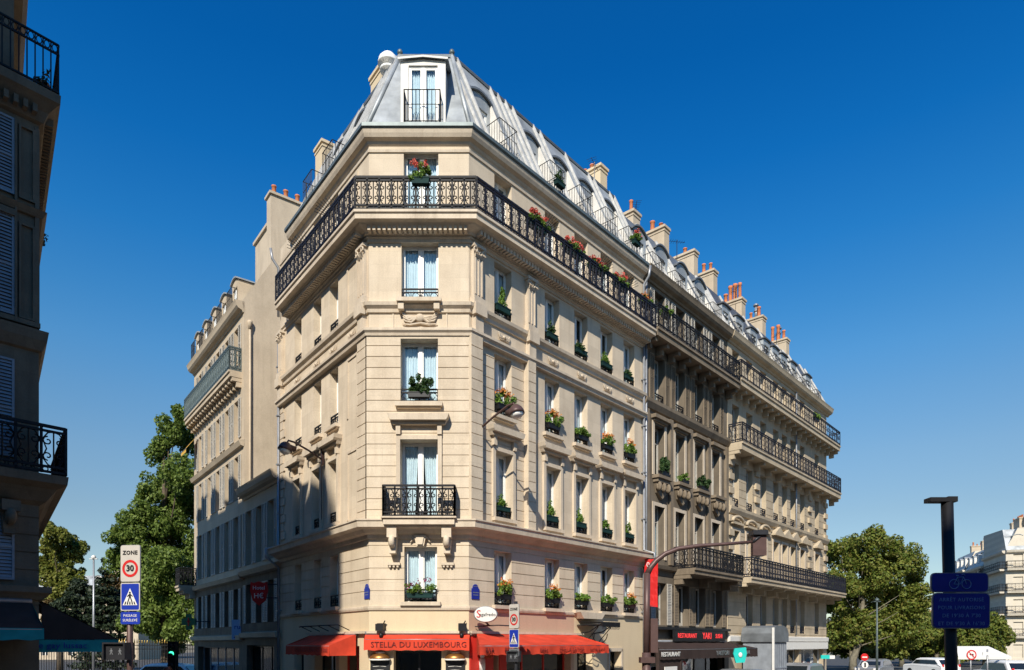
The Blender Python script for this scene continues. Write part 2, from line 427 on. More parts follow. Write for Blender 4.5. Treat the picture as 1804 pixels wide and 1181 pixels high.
def window(F, root, s, z, w, h, d=0., reveal=.26, curtain=.12, frame=None, guard=0., gmat=None, sill=None, sillmat=None, transom=0, shutters=None, smat=None, seed=0, rich=True, surround=None):
    frame = frame or M_WHITE
    k = round(w, 3), round(h, 3)
    o = F.put('window', cached(('f', k, frame.name, transom), lambda: frame_mesh(w, h, frame, transom)), root, s, d - reveal, z)
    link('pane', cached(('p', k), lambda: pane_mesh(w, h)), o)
    link('room_recess', cached(('r', k), lambda: room_mesh(w, h)), o)
    if curtain is not None:
        sd = seed % 3
        link('curtain', cached(('c', k, round(curtain, 2), sd), lambda: curtain_mesh(w, h, curtain, sd)), o)
    if guard: link('guard_rail', cached(('g', k[0], guard, (gmat or M_IRON).name, rich), lambda: guard_mesh(w - .02, guard, gmat, 9 if rich else 6)), o, (0, -reveal + .05, .02))
    if sill: link('sill', cached(('s', k[0], sill, sillmat.name), lambda: sill_mesh(w + sill[0], sill[1], sill[2]).mesh('sill', sillmat)), o, (0, -reveal, 0))
    if shutters:
        sw = shutters
        me = cached(('sh', round(sw, 3), k[1], (smat or M_SHUT).name), lambda: shutter_mesh(sw, h - .02, smat or M_SHUT))
        link('shutter', me, o, (-w / 2 - sw - .02, -reveal - .035, .01)); link('shutter', me, o, (w / 2 + .02, -reveal - .035, .01))
    if surround: link('surround', surround, o, (0, -reveal, 0))
    return o

# ------------------------------------------------------------------ roofs
def slope(F, s0, s1, zb, zt, db, dt, holes=(), trim0=0., trim1=0., mb=None, m=0):
    """steep roof face with recesses cut for dormers: holes are (centre, width, depth behind the eaves line)"""
    mb = mb or MB(); zd = lambda d: zb + (zt - zb) * (db - d) / (db - dt)
    hs = sorted((c - w / 2, c + w / 2, d) for c, w, d in holes); cur = s0; P = lambda s, d, z: (s, -d, z)
    for i in range(len(hs) + 1):
        a = hs[i][0] if i < len(hs) else s1
        ts, te = (cur + trim0 if i == 0 else cur), (a - trim1 if i == len(hs) else a)
        mb.face([P(cur, db, zb), P(a, db, zb), P(te, dt, zt), P(ts, dt, zt)], m)
        if i < len(hs):
            a, b, d = hs[i]; z = zd(d)
            mb.face([P(a, d, z), P(b, d, z), P(b, dt, zt), P(a, dt, zt)], m)
            for s in (a, b): mb.face([P(s, db, zb), P(s, d, z), P(s, d, zb)], 1)
            mb.face([P(a, db, zb + .01), P(b, db, zb + .01), P(b, d, zb + .01), P(a, d, zb + .01)], m)
            cur = b
    return mb
def rafters(F, s0, s1, zb, zt, db, dt, step=.55, trim0=0., trim1=0., mb=None, m=0, holes=()):
    """standing seams of a metal roof slope; trim = how far the top edge is cut in at each hip"""
    mb = mb or MB(); n = max(1, int((s1 - s0) / step))
    for i in range(n + 1):
        s = s0 + .06 + (s1 - s0 - .12) * i / n
        if any(abs(s - c) < w / 2 + .02 for c, w, d in holes): continue
        top = 1.0
        if trim0 > 0 and s < s0 + trim0: top = min(top, (s - s0) / trim0)
        if trim1 > 0 and s > s1 - trim1: top = min(top, (s1 - s) / trim1)
        if top < .1: continue
        d1 = db + (dt - db) * top; z1 = zb + (zt - zb) * top
        w = .032; h = .085
        a = [mb.p(s - w, -db, zb), mb.p(s + w, -db, zb), mb.p(s + w, -d1, z1), mb.p(s - w, -d1, z1)]
        b = [mb.p(s - w, -db - h, zb + .02), mb.p(s + w, -db - h, zb + .02), mb.p(s + w, -d1 - h, z1 + .02), mb.p(s - w, -d1 - h, z1 + .02)]
        mb.idx(b, m)
        for i2, j2 in ((0, 1), (1, 2), (2, 3), (3, 0)): mb.idx([a[i2], a[j2], b[j2], b[i2]], m)
    return mb
def dormer_mesh(w, h, arch, deep, mats, opw=.72, oph=None, flat=False):
    """body: 0 painted front and cheeks, 1 metal hood"""
    mb = MB(); oph = oph or h - .28; a = w / 2
    def top(x): return h + arch * (1 - (x / a) ** 2)
    mb.box(-a, -opw / 2, 0, .1, 0, oph); mb.box(opw / 2, a, 0, .1, 0, oph)
    n = 10; xs = [-a + w * i / n for i in range(n + 1)]
    mb.prism([(-a, oph), (a, oph)] + [(x, top(x)) for x in reversed(xs)], 0, .1)
    for sg in (-1, 1):
        x = sg * a
        mb.face([(x, .1, 0), (x, deep, 0), (x, deep, h), (x, .1, h)])
    o = .09; A = a + .07
    rows = []
    for y in (-o, deep):
        rows.append([mb.p(x * A / a, y, top(x) + .015) for x in xs]); rows.append([mb.p(x * A / a, y, top(x) + .085) for x in xs])
    for i in range(n):
        mb.idx([rows[1][i], rows[1][i + 1], rows[3][i + 1], rows[3][i]], 1); mb.idx([rows[0][i], rows[2][i], rows[2][i + 1], rows[0][i + 1]], 1)
        mb.idx([rows[0][i], rows[0][i + 1], rows[1][i + 1], rows[1][i]], 1)
    for k in (0, n): mb.idx([rows[0][k], rows[1][k], rows[3][k], rows[2][k]], 1)
    mb.box(-opw / 2, opw / 2, -.06, .1, -.04, .03, 1)
    return mb.mesh('dormer', mats)
def dormer(F, root, s, z, d, w=1.15, h=1.95, arch=.28, deep=1.7, mats=None, opw=.74, rail=.95, rdepth=.42, cur=.1, frame=None):
    mats = mats or [M_ZINC, M_ZINCD]
    o = F.put('dormer', cached(('d', w, h, arch, deep, mats[0].name, mats[1].name), lambda: dormer_mesh(w, h, arch, deep, mats, opw)), root, s, d, z)
    k = (round(opw, 3), round(h - .31, 3)); fr = frame or M_WHITE
    link('dormer_window_frame', cached(('f', k, fr.name, 0), lambda: frame_mesh(k[0], k[1], fr)), o, (0, .06, .03))
    link('pane', cached(('p', k), lambda: pane_mesh(*k)), o, (0, .06, .03))
    link('room_recess', cached(('r', k), lambda: room_mesh(*k)), o, (0, .06, .03))
    if cur is not None: link('curtain', cached(('c', k, cur, 1), lambda: curtain_mesh(k[0], k[1], cur, 1)), o, (0, .06, .03))
    if rail: link('railing', cached(('br', w, rail, rdepth), lambda: bars_mb(w * .86, rail, rdepth).mesh('railing', M_IRON)), o, (0, -.02, .02))
    return o
def chimney_stack(F, root, s, d, w, dep, z0, z1, pots, mat, pot_h=.5, flue=False):
    mb = MB(); mb.box(-w / 2, w / 2, -dep / 2, dep / 2, z0, z1 - .12); mb.box(-w / 2 - .07, w / 2 + .07, -dep / 2 - .07, dep / 2 + .07, z1 - .12, z1)
    mb.box(-w / 2 - .03, w / 2 + .03, -dep / 2 - .03, dep / 2 + .03, z1 - .28, z1 - .2)
    o = F.put('chimney', mb.mesh('chimney', mat), root, s, d, 0)
    pm = cached(('pot', pot_h), lambda: _pot(pot_h))
    for i in range(pots):
        x, y = ((i + .5) / pots - .5) * (w - .1), 0.
        if dep > w: x, y = 0., ((i + .5) / pots - .5) * (dep - .15)
        p = link('chimney_pot', pm, o, (x, y, z1)); p.scale = (R.uniform(.8, 1.15),) * 2 + (R.uniform(.55, 1.35),)
    if flue:
        f = MB(); f.tube([(w * .3, 0, z1), (w * .3, 0, z1 + .9)], .09, 8); f.lathe([(.17, .9), (.17, 1.0), (.05, 1.08)], 10, (w * .3, 0, z1)); f.lathe([(.14, .55), (.14, .62)], 10, (w * .3, 0, z1))
        link('flue', f.mesh('flue', M_GREYMET), o)
    return o
def _pot(h):
    mb = MB(); mb.lathe([(.13, 0), (.11, h * .1), (.10, h * .85), (.125, h * .88), (.125, h), (.07, h), (.07, h * .9)], 10)
    return mb.mesh('chimney_pot', M_TERRA)

# ------------------------------------------------------------------ lettering
def text_mesh(body, size, mat, ext=.004, space=1.0, sx=1.0, align='CENTER', bold=.0):
    cu = bpy.data.curves.new('lettering', 'FONT'); cu.body = body; cu.size = size; cu.extrude = ext
    cu.align_x = align; cu.align_y = 'CENTER'; cu.space_character = space; cu.offset = bold * size; cu.resolution_u = 2
    o = bpy.data.objects.new('lettering', cu); COL.objects.link(o)
    dg = bpy.context.evaluated_depsgraph_get(); me = bpy.data.meshes.new_from_object(o.evaluated_get(dg))
    bpy.data.objects.remove(o); bpy.data.curves.remove(cu)
    me.materials.clear(); me.materials.append(mat)
    if sx != 1: me.transform(Matrix.Diagonal((sx, 1, 1, 1)))
    me.transform(Matrix.Rotation(pi / 2, 4, 'X'))       # stands upright, reading from -y
    me.name = 'lettering'; return me
def lettering(body, size, mat, parent, loc, rz=0., rot=None, **kw):
    return link('lettering', text_mesh(body, size, mat, **kw), parent, loc, rz, rot)

# ------------------------------------------------------------------ foliage
def leaf_mesh(name, blobs, n, size, mat, seed, shell=.5, sub=12, subr=.42, drop=0.):
    """many small leaf faces in clumps: blobs are (x, y, z, rx, ry, rz)"""
    g = np.random.default_rng(seed); B = []
    for b in blobs:
        b = np.array(b, float)
        if sub:
            for _ in range(sub):
                dr = g.normal(size=3); dr /= np.linalg.norm(dr)
                k = g.uniform(.45, 1.0); rr = subr * g.uniform(.6, 1.15)
                B.append(np.concatenate([b[:3] + dr * b[3:] * k * .85, b[3:] * rr]))
        else: B.append(b)
    B = np.array(B); wts = (B[:, 3] * B[:, 5]); wts /= wts.sum()
    idx = g.choice(len(B), n, p=wts)
    dr = g.normal(size=(n, 3)); dr /= np.linalg.norm(dr, axis=1)[:, None]
    rad = shell + (1 - shell) * g.random(n) ** .6
    pos = B[idx, :3] + dr * B[idx, 3:] * rad[:, None]
    nor = dr + g.normal(size=(n, 3)) * .75 + np.array([0, 0, .35]); nor /= np.linalg.norm(nor, axis=1)[:, None]
    ref = g.normal(size=(n, 3)); ref[:, 2] -= drop
    t = np.cross(nor, ref); t /= np.linalg.norm(t, axis=1)[:, None]; bt = np.cross(nor, t)
    sz = size * g.uniform(.55, 1.35, n)[:, None]
    v = np.empty((n, 4, 3)); v[:, 0] = pos - bt * sz * .6; v[:, 1] = pos + t * sz * .36; v[:, 2] = pos + bt * sz * .6; v[:, 3] = pos - t * sz * .36
    v[:, 1] += nor * sz * .12; v[:, 3] += nor * sz * .12
    me = bpy.data.meshes.new(name); me.vertices.add(n * 4); me.loops.add(n * 4); me.polygons.add(n)
    me.vertices.foreach_set('co', v.ravel()); me.loops.foreach_set('vertex_index', np.arange(n * 4))
    me.polygons.foreach_set('loop_start', np.arange(0, n * 4, 4)); me.update(calc_edges=True)
    me.materials.append(mat); return me
def tree(name, base, blobs, n, size, mat, bark, label, group, seed, trunk_r=.22, fork=.35, drop=0., sub=12, subr=.42):
    root = empty(name, base, 0, label, 'tree', group); r = random.Random(seed)
    rel = [(b[0] - base[0], b[1] - base[1], b[2] - base[2], b[3], b[4], b[5]) for b in blobs]
    link('crown', leaf_mesh('crown', rel, n, size, mat, seed, sub=sub, subr=subr, drop=drop), root)
    mb = MB(); top = max(b[2] for b in rel); fz = top * fork
    mx = sum(b[0] for b in rel) / len(rel) * .5; my = sum(b[1] for b in rel) / len(rel) * .5
    mb.tube([(0, 0, -.1), (.05, .02, fz * .5), (mx * .5, my * .5, fz), (mx, my, (fz + top) / 2), (mx * 1.3, my * 1.3, top * .92)], [trunk_r * 1.25, trunk_r, trunk_r * .85, trunk_r * .5, trunk_r * .15], 9)
    for b in rel:
        z0 = min(b[2] - .3, max(fz * .8, b[2] * .7)); f = min(1, z0 / top)
        mid = (b[0] * .45 + r.uniform(-.3, .3), b[1] * .55, z0 + (b[2] - z0) * .45)
        mb.tube([(mx * f, my * f, z0 * .92), mid, (b[0] * .68, b[1] * .68, b[2] - .15 * b[5])], [trunk_r * .22, trunk_r * .14, .015], 6)
    link('trunk', mb.mesh('trunk', bark), root)
    return root
# ================================================================== sky, sun, camera
SUN_AZ, SUN_EL = radians(13.0), radians(38.0)
w = bpy.data.worlds.new("World"); scene.world = w; w.use_nodes = True
nt = w.node_tree; bg = nt.nodes['Background']
sky = nt.nodes.new('ShaderNodeTexSky'); sky.sky_type = 'NISHITA'; sky.sun_disc = False
sky.sun_elevation = SUN_EL; sky.sun_rotation = pi + SUN_AZ; sky.altitude = 200; sky.air_density = 1.0; sky.dust_density = .2; sky.ozone_density = 2.2
# the deep polarised blue of the photograph: overhead the red end is filtered out, towards the horizon the air stays pale
tcw = nt.nodes.new('ShaderNodeTexCoord'); spw = nt.nodes.new('ShaderNodeSeparateXYZ'); nt.links.new(tcw.outputs['Generated'], spw.inputs[0])
STOPS = [(.10, (.75, .77, .74)), (.17, (.745, .80, .77)), (.24, (.735, .90, .91)), (.307, (.612, .956, 1.06)), (.36, (.465, .99, 1.2)), (.41, (.315, .95, 1.26)), (.48, (.14, .875, 1.35)), (.56, (.045, .755, 1.35)), (.64, (.018, .66, 1.29)), (1.0, (.02, .58, 1.2))]
tint = ramp(nt, spw.outputs['Z'], [(p_, tuple(c_ / 1.4 for c_ in k_)) for p_, k_ in STOPS])
nt.links.new(mixcol(nt, 1.0, sky.outputs[0], tint, 'MULTIPLY'), bg.inputs[0]); bg.inputs[1].default_value = .14
sl = bpy.data.lights.new('sun', 'SUN'); sl.energy = 5.0; sl.angle = radians(.5); sl.color = (1, .93, .80)
so = link('sun', sl); sd = Vector((sin(SUN_AZ) * cos(SUN_EL), cos(SUN_AZ) * cos(SUN_EL), -sin(SUN_EL)))
so.rotation_euler = sd.to_track_quat('-Z', 'Y').to_euler(); so.location = (-20, -40, 60)
cam = bpy.data.cameras.new('camera'); co = link('camera', cam); co.location = (0, 0, EYE); co.rotation_euler = (pi / 2, 0, 0)
cam.sensor_width = 36; cam.lens = 36 * FPX / 1804; cam.shift_y = (HY - 590.5) / 1804; cam.clip_end = 3000; cam.clip_start = .1
scene.camera = co
vs = scene.view_settings; vs.view_transform = 'Standard'; vs.look = 'None'; vs.exposure = .3; vs.gamma = 1
scene.cycles.max_bounces = 6; scene.cycles.transparent_max_bounces = 12; scene.cycles.use_denoising = True

# ================================================================== ground
def sheet(name, pts, z, mat):
    mb = MB(); mb.face([(x, y, z) for x, y in pts]); return struct(link(name, mb.mesh(name, mat)))
sheet('ground', [(-1200, -600), (1200, -600), (1200, 2200), (-1200, 2200)], -.03, M_SOIL)
sheet('road', [(-90, -9.5), (140, -9.5), (140, 230), (-90, 230)], 0., M_ASPH)
def pavement(pts):
    mb = MB(); n = len(pts)
    mb.face([(x, y, .14) for x, y in pts])
    for i in range(n):
        a, b = pts[i], pts[(i + 1) % n]; mb.face([(a[0], a[1], 0), (b[0], b[1], 0), (b[0], b[1], .14), (a[0], a[1], .14)])
    return struct(link('pavement', mb.mesh('pavement', M_PAVE)))
def xy(v): return (v.x, v.y)
pathm = [FL.w(-23.5), FL.w(0), FR.w(0), FR.w(36)]
op = offset_path(pathm, 3.6)
pavement([xy(q) for q in op] + [xy(FR.w(36, -2)), xy(FR.w(4, -4)), xy(FL.w(-23.5, -2))])
mbk = MB(); sweep(op, [(0, 0), (.16, 0), (.16, .15), (0, .15)], mbk); struct(link('kerb', mbk.mesh('kerb', M_KERB)))
mz = MB()
for i in range(7):          # pedestrian crossing over the side street
    a = FR.w(-3.2 - i * 1.0, 1.2); b = FR.w(-3.2 - i * 1.0, 4.2); u = FR.u * .25
    mz.face([(*(a - u)[:2], .005), (*(a + u)[:2], .005), (*(b + u)[:2], .005), (*(b - u)[:2], .005)])
struct(link('road_marking', mz.mesh('road_marking', M_SIGNW)))

# ================================================================== the corner hotel
ZG, ZM = 18.95, 22.6
hotel = empty('hotel_building', (-2.9, 21.6, 0), 0, 'tall cream stone corner hotel with a chamfered front and zinc mansard roof', 'building')
HB = hotel.location
RL, LL = 10.52, -8.2
hp = [FL.w(LL), FL.w(0), FR.w(0), FR.w(RL)]
LS, LRF = -6.95, -6.8        # where the long balcony and the roof stop on the side street
hps = [FL.w(LS)] + hp[1:]; hpr = [FL.w(LRF)] + hp[1:]
RB = [1.6, 4.23, 6.0, 7.73, 9.4]; RW = .85
LBY = [-2.75, -4.25, -6.2]; LW = .74
# -- openings (s0, s1, z0, z1)
FLO = {1: (3.95, 5.75), 2: (6.85, 9.05), 3: (10.25, 12.25), 4: (13.5, 15.3), 5: (16.06, 18.2)}
CHM = {1: (1.12, 2.16, 4.0, 5.75), 2: (1.02, 2.2, 6.56, 9.1), 3: (1.02, 2.2, 10.27, 12.3), 4: (1.03, 2.2, 13.5, 15.4), 5: (1.1, 2.2, 16.07, 18.35)}
def rops(fl): return [(b - RW / 2, b + RW / 2, *FLO[fl]) for b in RB]
def lops(fl): return [(b - LW / 2, b + LW / 2, *FLO[fl]) for b in LBY]
J1 = [4.35 + .36 * i for i in range(6)]; J23 = [6.9 + .345 * i for i in range(16)]
def hpart(F, name, mb, mats): return F.put(name, mb.mesh(name, mats), hotel)
# ground floor
hpart(FR, 'shopfront_wall', wall_mesh(5.55, RL, 0, 3.8, [(5.75, 6.75, 0, 2.75), (7.9, 8.75, .0, 2.35)], reveal=.35), M_CREAMP)
gr = wall_mesh(0, 5.55, 0, 3.8, [(.45, 1.35, .5, 2.7), (1.75, 5.35, .35, 2.75)], reveal=.35)
hpart(FR, 'shopfront_wall', gr, M_PINK)
gl = wall_mesh(LL, 0, 0, 3.8, [(-4.5, -2.6, .5, 2.6), (-2.3, -.7, .5, 2.6), (-6.6, -5.6, 0, 2.5)], reveal=.35); hpart(FL, 'shopfront_wall', gl, M_CREAMP)
gc = wall_mesh(0, 3.168, 0, 3.8, [(.78, 2.3, 0, 2.45)], reveal=.5); hpart(FC, 'shopfront_wall', gc, M_CREAMP)
# upper walls
a = MB(); wall_mesh(0, RL, 3.8, 6.3, rops(1), joints=J1, mb=a); wall_mesh(3.06, RL, 6.3, 12.6, rops(2)[1:] + rops(3)[1:], mb=a)
wall_mesh(.43, 2.68, 6.3, 12.6, rops(2)[:1] + rops(3)[:1], d=.0, reveal=.28, joints=J23, mb=a)
for p0, p1 in ((-.08, .43), (2.68, 3.08)):
    wall_mesh(p0, p1, 6.3, 12.6, [], d=.2, joints=J23, mb=a)
    for q in (p0, p1): a.face([(q, -.2, 6.3), (q, .02, 6.3), (q, .02, 12.6), (q, -.2, 12.6)])

wall_mesh(0, RL, 12.6, ZG, rops(4) + rops(5), mb=a); hpart(FR, 'wall', a, M_ST)
a = MB(); wall_mesh(0, 3.168, 3.8, 6.3, [CHM[1]], joints=J1, mb=a); wall_mesh(-.055, 3.168 + .06, 6.3, 12.6, [CHM[2], CHM[3]], d=.12, reveal=.38, joints=J23, mb=a)
wall_mesh(0, 3.168, 12.6, ZG, [CHM[4], CHM[5]], mb=a); hpart(FC, 'wall', a, M_ST)
a = MB(); wall_mesh(LL, 0, 3.8, 6.3, lops(1), joints=J1, mb=a); wall_mesh(LL, -.62, 6.3, 12.6, lops(2) + lops(3), mb=a)
wall_mesh(-.62, 0.0, 6.3, 12.6, [], d=.12, joints=J23, mb=a); a.face([(-.62, -.12, 6.3), (-.62, 0, 6.3), (-.62, 0, 12.6), (-.62, -.12, 12.6)])
wall_mesh(LL, 0, 12.6, ZG, lops(4) + lops(5), mb=a)
hpart(FL, 'wall', a, M_ST)
# blank panels of the false bay beside the corner, and quoins at the far end
a = MB()
for (z0, z1) in ((6.8, 9.1), (10.2, 12.2), (13.5, 15.3), (16.3, 18.1)):
    for (x0, x1, q0, q1) in ((-1.62, -1.54, z0, z1), (-.86, -.78, z0, z1), (-1.54, -.86, z1 - .08, z1)): a.fb(x0, x1, 0, .035, q0, q1)
hpart(FL, 'blank_panel', a, M_TRIM)
a = MB(); n = 0
for z in J23:
    if z < 12.2: a.fb(LL + .02, LL + (.42 if n % 2 else .6), 0, .05, z + .02, z + .325)
    n += 1
hpart(FL, 'quoins', a, M_TRIM)
# back of the house
RBk, LBk = FR.w(RL, -7.5), FL.w(LL, -6)
a = MB(); zt = ZM
for q, r in ((RBk, 1), (LBk, 0)):
    e = FR.w(RL) if r else FL.w(LL); F = FR if r else FL; s = RL if r else LL
    pts = [F.w(s, 0, 0), F.w(s, 0, ZG), F.w(s, -1.5, ZM), F.w(s, -7.5 if r else -6, ZM), F.w(s, -7.5 if r else -6, 0)] if r else [F.w(s, 0, 0), F.w(s, 0, ZG), F.w(s, -6, ZG), F.w(s, -6, 0)]
    a.face([tuple(p - HB) for p in pts])
b0, b1 = RBk - HB, LBk - HB
a.face([(b0.x, b0.y, 0), (b1.x, b1.y, 0), (b1.x, b1.y, ZM), (b0.x, b0.y, ZM)])
link('party_wall', a.mesh('party_wall', M_GABLE), hotel)
# cornices and string courses that wrap the corner
def course(name, prof, mat, path=None): return link(name, sweep(path or hp, prof, base=HB).mesh(name, mat), hotel)
course('fascia_moulding', [(-.02, 3.72), (.05, 3.74), (.07, 3.8), (.07, 3.86), (-.02, 3.88)], M_TRIM)
course('first_floor_cornice', [(-.02, 5.98), (.06, 6.0), (.08, 6.12), (.2, 6.16), (.3, 6.26), (.5, 6.3), (.52, 6.46), (.56, 6.5), (.56, 6.54), (-.02, 6.6)], M_TRIM)
course('string_course', [(-.02, 12.36), (.16, 12.38), (.18, 12.46), (.24, 12.52), (.24, 12.6), (-.02, 12.66)], M_TRIM)
course('sill_band', [(-.02, 13.14), (.06, 13.16), (.08, 13.26), (.17, 13.34), (.19, 13.44), (-.02, 13.49)], M_TRIM)
course('architrave_band', [(-.02, 15.38), (.05, 15.38), (.05, 15.47), (.1, 15.5), (.1, 15.56), (-.02, 15.58)], M_TRIM)
course('balcony_slab', [(-.02, 15.56), (.16, 15.56), (.2, 15.62), (.42, 15.72), (.46, 15.76), (.62, 15.78), (.62, 15.93), (.67, 15.96), (.67, 16.04), (-.02, 16.05)], M_TRIM, hps)
course('attic_band', [(-.02, 18.22), (.04, 18.24), (.05, 18.32), (-.02, 18.33)], M_TRIM)
course('roof_cornice', [(-.02, 18.42), (.05, 18.48), (.08, 18.55), (.2, 18.6), (.25, 18.7), (.28, 18.8), (-.02, 18.82)], M_TRIM, hpr)
course('gutter', [(.0, 18.81), (.27, 18.81), (.33, 18.86), (.33, 18.97), (.28, 18.99), (.22, 18.93), (0, 18.95)], M_LEAD, hpr)
for F, s0, s1 in ((FR, .1, RL), (FC, .0, 3.168), (FL, LS, -.1)):
    a = MB(); n = int((s1 - s0) / .155)
    for i in range(n): x = s0 + (s1 - s0) * (i + .5) / n; a.fb(x - .045, x + .045, .14, .40, 15.56, 15.70)
    hpart(F, 'dentils', a, M_TRIM)
# pilasters with capitals on the fourth floor and giant strips below
def pilaster(F, s, w):
    a = MB(); a.fb(s - w / 2, s + w / 2, 0, .12, 13.49, 15.38); a.fb(s - w / 2 - .05, s + w / 2 + .05, 0, .2, 13.44, 13.7); a.fb(s - w / 2 - .05, s + w / 2 + .05, .1, .26, 13.12, 13.48)
    a.fb(s - w / 2 + .03, s + w / 2 - .03, 0, .17, 12.62, 13.14)
    for k in range(3): a.fb(s - w / 2 + .06 + k * (w - .12) / 2 - .022, s - w / 2 + .06 + k * (w - .12) / 2 + .022, .12, .145, 13.8, 14.95)
    a.fb(s - w / 2 - .06, s + w / 2 + .06, 0, .2, 15.28, 15.38)
    for sg in (-1, 1):
        a.tube([(s + sg * (w / 2 - .02) + .07 * cos(t), -.17 - .02 * abs(sin(t)), 15.18 + .07 * sin(t)) for t in [i * .8 for i in range(9)]], .028, 5)
        for q in range(3): a.tube([(s + sg * (.03 + q * .06), -.12, 14.98), (s + sg * (.04 + q * .07), -.2, 15.08), (s + sg * (.06 + q * .08), -.24, 15.1 - q * .02)], [.035, .03, .012], 5)
    hpart(F, 'pilaster', a, M_TRIM)
pilaster(FR, .32, .42); pilaster(FR, 2.95, .42); pilaster(FL, -.32, .42); pilaster(FL, LL + .28, .4)
# relief ornaments on the frieze
def relief(F, s, z, k, d=.02):
    a = MB(); a.smooth = True
    a.lathe([(.16 * k, 0), (.15 * k, .05), (.10 * k, .09), (.02, .1)], 12)
    for sg in (-1, 1):
        for q in range(4):
            t = q / 3
            a.tube([(sg * .12 * k, -.03, 0), (sg * (.3 + .2 * t) * k, -.05, (-.16 + .22 * t) * k), (sg * (.5 + .12 * t) * k, -.06, (-.12 + .34 * t) * k), (sg * (.58 + .1 * t) * k, -.03, (-.02 + .3 * t) * k)], [.05 * k, .045 * k, .035 * k, .012], 5)
        a.tube([(0, -.03, -.18 * k), (sg * .35 * k, -.04, -.24 * k), (sg * .62 * k, -.03, -.2 * k)], [.04 * k, .04 * k, .015], 5)
    a.v = [(x, y if i >= 0 else y, zz) for i, (x, y, zz) in enumerate(a.v)]
    # stand the central boss upright on the wall
    nb = 4 * 12
    a.v = [((x, -zz, -y) if i < nb else (x, y, zz)) for i, (x, y, zz) in enumerate(a.v)]
    F.put('relief_ornament', cached(('rel', k), lambda: a.mesh('relief_ornament', M_TRIM)), hotel, s, d, z)
relief(FC, 1.62, 12.98, .9)
for b in RB: relief(FR, b, 12.9, .42, .01)
for b in [-1.2] + LBY: relief(FL, b, 12.9, .42, .01)
a = MB()
for s0, s1, z0, z1 in ((.75, .79, 12.7, 13.13), (2.45, 2.49, 12.7, 13.13)): a.fb(s0, s1, 0, .03, z0, z1)
for s in (1.05, 2.17): a.fb(s - .09, s + .09, .0, .26, 13.18, 13.46)
a.fb(.92, 2.32, .0, .32, 13.40, 13.52); hpart(FC, 'window_console', a, M_TRIM)
# door-height surrounds and hoods of the second floor
def hood(w, h, k, top=.55):
    mb = MB(); t = .13; x = w / 2
    mb.box(-x - t, -x - .002, -.07 - k, .02 - k, 0, h + t); mb.box(x + .002, x + t, -.07 - k, .02 - k, 0, h + t); mb.box(-x, x, -.07 - k, .02 - k, h + .002, h + t)
    e = x + .33
    mb.prism([(-e + .05, h + top), (-e, h + top + .07), (-e - .04, h + top + .2), (e + .04, h + top + .2), (e, h + top + .07), (e - .05, h + top)], -.30 - k, .02 - k)
    mb.prism([(-e + .1, h + top - .1), (-e + .05, h + top - .002), (e - .05, h + top - .002), (e - .1, h + top - .1)], -.16 - k, .02 - k)
    for sg in (-1, 1): mb.box(sg * (x + .06) - .07, sg * (x + .06) + .07, -.12 - k, .02 - k, h + .15, h + top - .1)
    return mb.mesh('surround', M_TRIM)
HOODR = hood(RW, 2.2, .01); HOODL = hood(LW, 2.2, .01); HOODC = hood(1.18, 2.54, .01)
def plainsur(w, h, k=.01, t=.1):
    mb = MB(); x = w / 2
    mb.box(-x - t, -x - .002, -.045 - k, .02 - k, 0, h + t); mb.box(x + .002, x + t, -.045 - k, .02 - k, 0, h + t); mb.box(-x, x, -.045 - k, .02 - k, h + .002, h + t)
    return mb.mesh('surround', M_TRIM)
SILL = (.24, .12, .16)
for fl in (1, 2, 3, 4, 5):
    z0, z1 = FLO[fl]; h = z1 - z0
    for F, bays, bw in ((FR, RB, RW), (FL, LBY, LW)):
        for i, b in enumerate(bays):
            dd = 0
            sur = {2: HOODR if F is FR else HOODL}.get(fl)
            wo = window(F, hotel, b, z0, bw, h, d=dd, reveal=.27 + dd, curtain=R.choice([.06, .1, .16, .2, .26, None]), guard=0 if fl == 5 else .38, sill=SILL if fl in (1, 2, 3) else None, sillmat=M_TRIM, surround=None, seed=i + fl)
            if sur:
                link('surround', sur, wo, (0, -(.27 + dd), 0))
for fl, (s0, s1, z0, z1) in CHM.items():
    dd = .12 if fl in (2, 3) else 0
    window(FC, hotel, (s0 + s1) / 2, z0, s1 - s0, z1 - z0, d=dd, reveal=.24 + dd, curtain=[0, .05, .2, .06, .05, .16][fl], guard={1: .38, 3: .42, 4: .42}.get(fl, 0), sill={1: SILL, 3: (.3, .14, .18)}.get(fl), sillmat=M_TRIM, seed=fl)
a = HOODC; FC.put('window_surround', a, hotel, 1.61, .12, 6.56)
# small balcony on consoles at the corner
a = MB(); a.fb(.56, 2.76, -.05, .62, 6.36, 6.55); a.fb(.5, 2.82, -.05, .68, 6.55, 6.6)
for s in (.8, 2.5):
    a.fb(s - .15, s + .15, 0, .5, 5.98, 6.36)
    a.prism([(s - .13, 5.98), (s + .13, 5.98), (s + .1, 5.5), (s - .1, 5.5)], -.36, 0)
    a.tube([(s, -.4 + .12 * sin(t) , 5.86 + .12 * cos(t)) for t in [i * .7 for i in range(10)]], .1, 6)
    a.fb(s - .2, s + .2, 0, .12, 5.16, 5.24)
    for q in (-.12, 0, .12): a.fb(s + q - .03, s + q + .03, 0, .1, 5.09, 5.16)
hpart(FC, 'balcony', a, M_TRIM)
a = MB()
a.prism([(1.52, 5.76), (1.76, 5.76), (1.83, 6.1), (1.45, 6.1)], -.16, 0); a.prism([(1.56, 5.80), (1.72, 5.80), (1.76, 6.02), (1.52, 6.02)], -.21, -.16)
for sg in (-1, 1): a.tube([(1.64 + sg * (.2 + .03 * t_), -.06, 6.06 - .05 * t_) for t_ in range(5)], [.06, .055, .045, .03, .01], 6)
hpart(FC, 'keystone', a, M_TRIM)
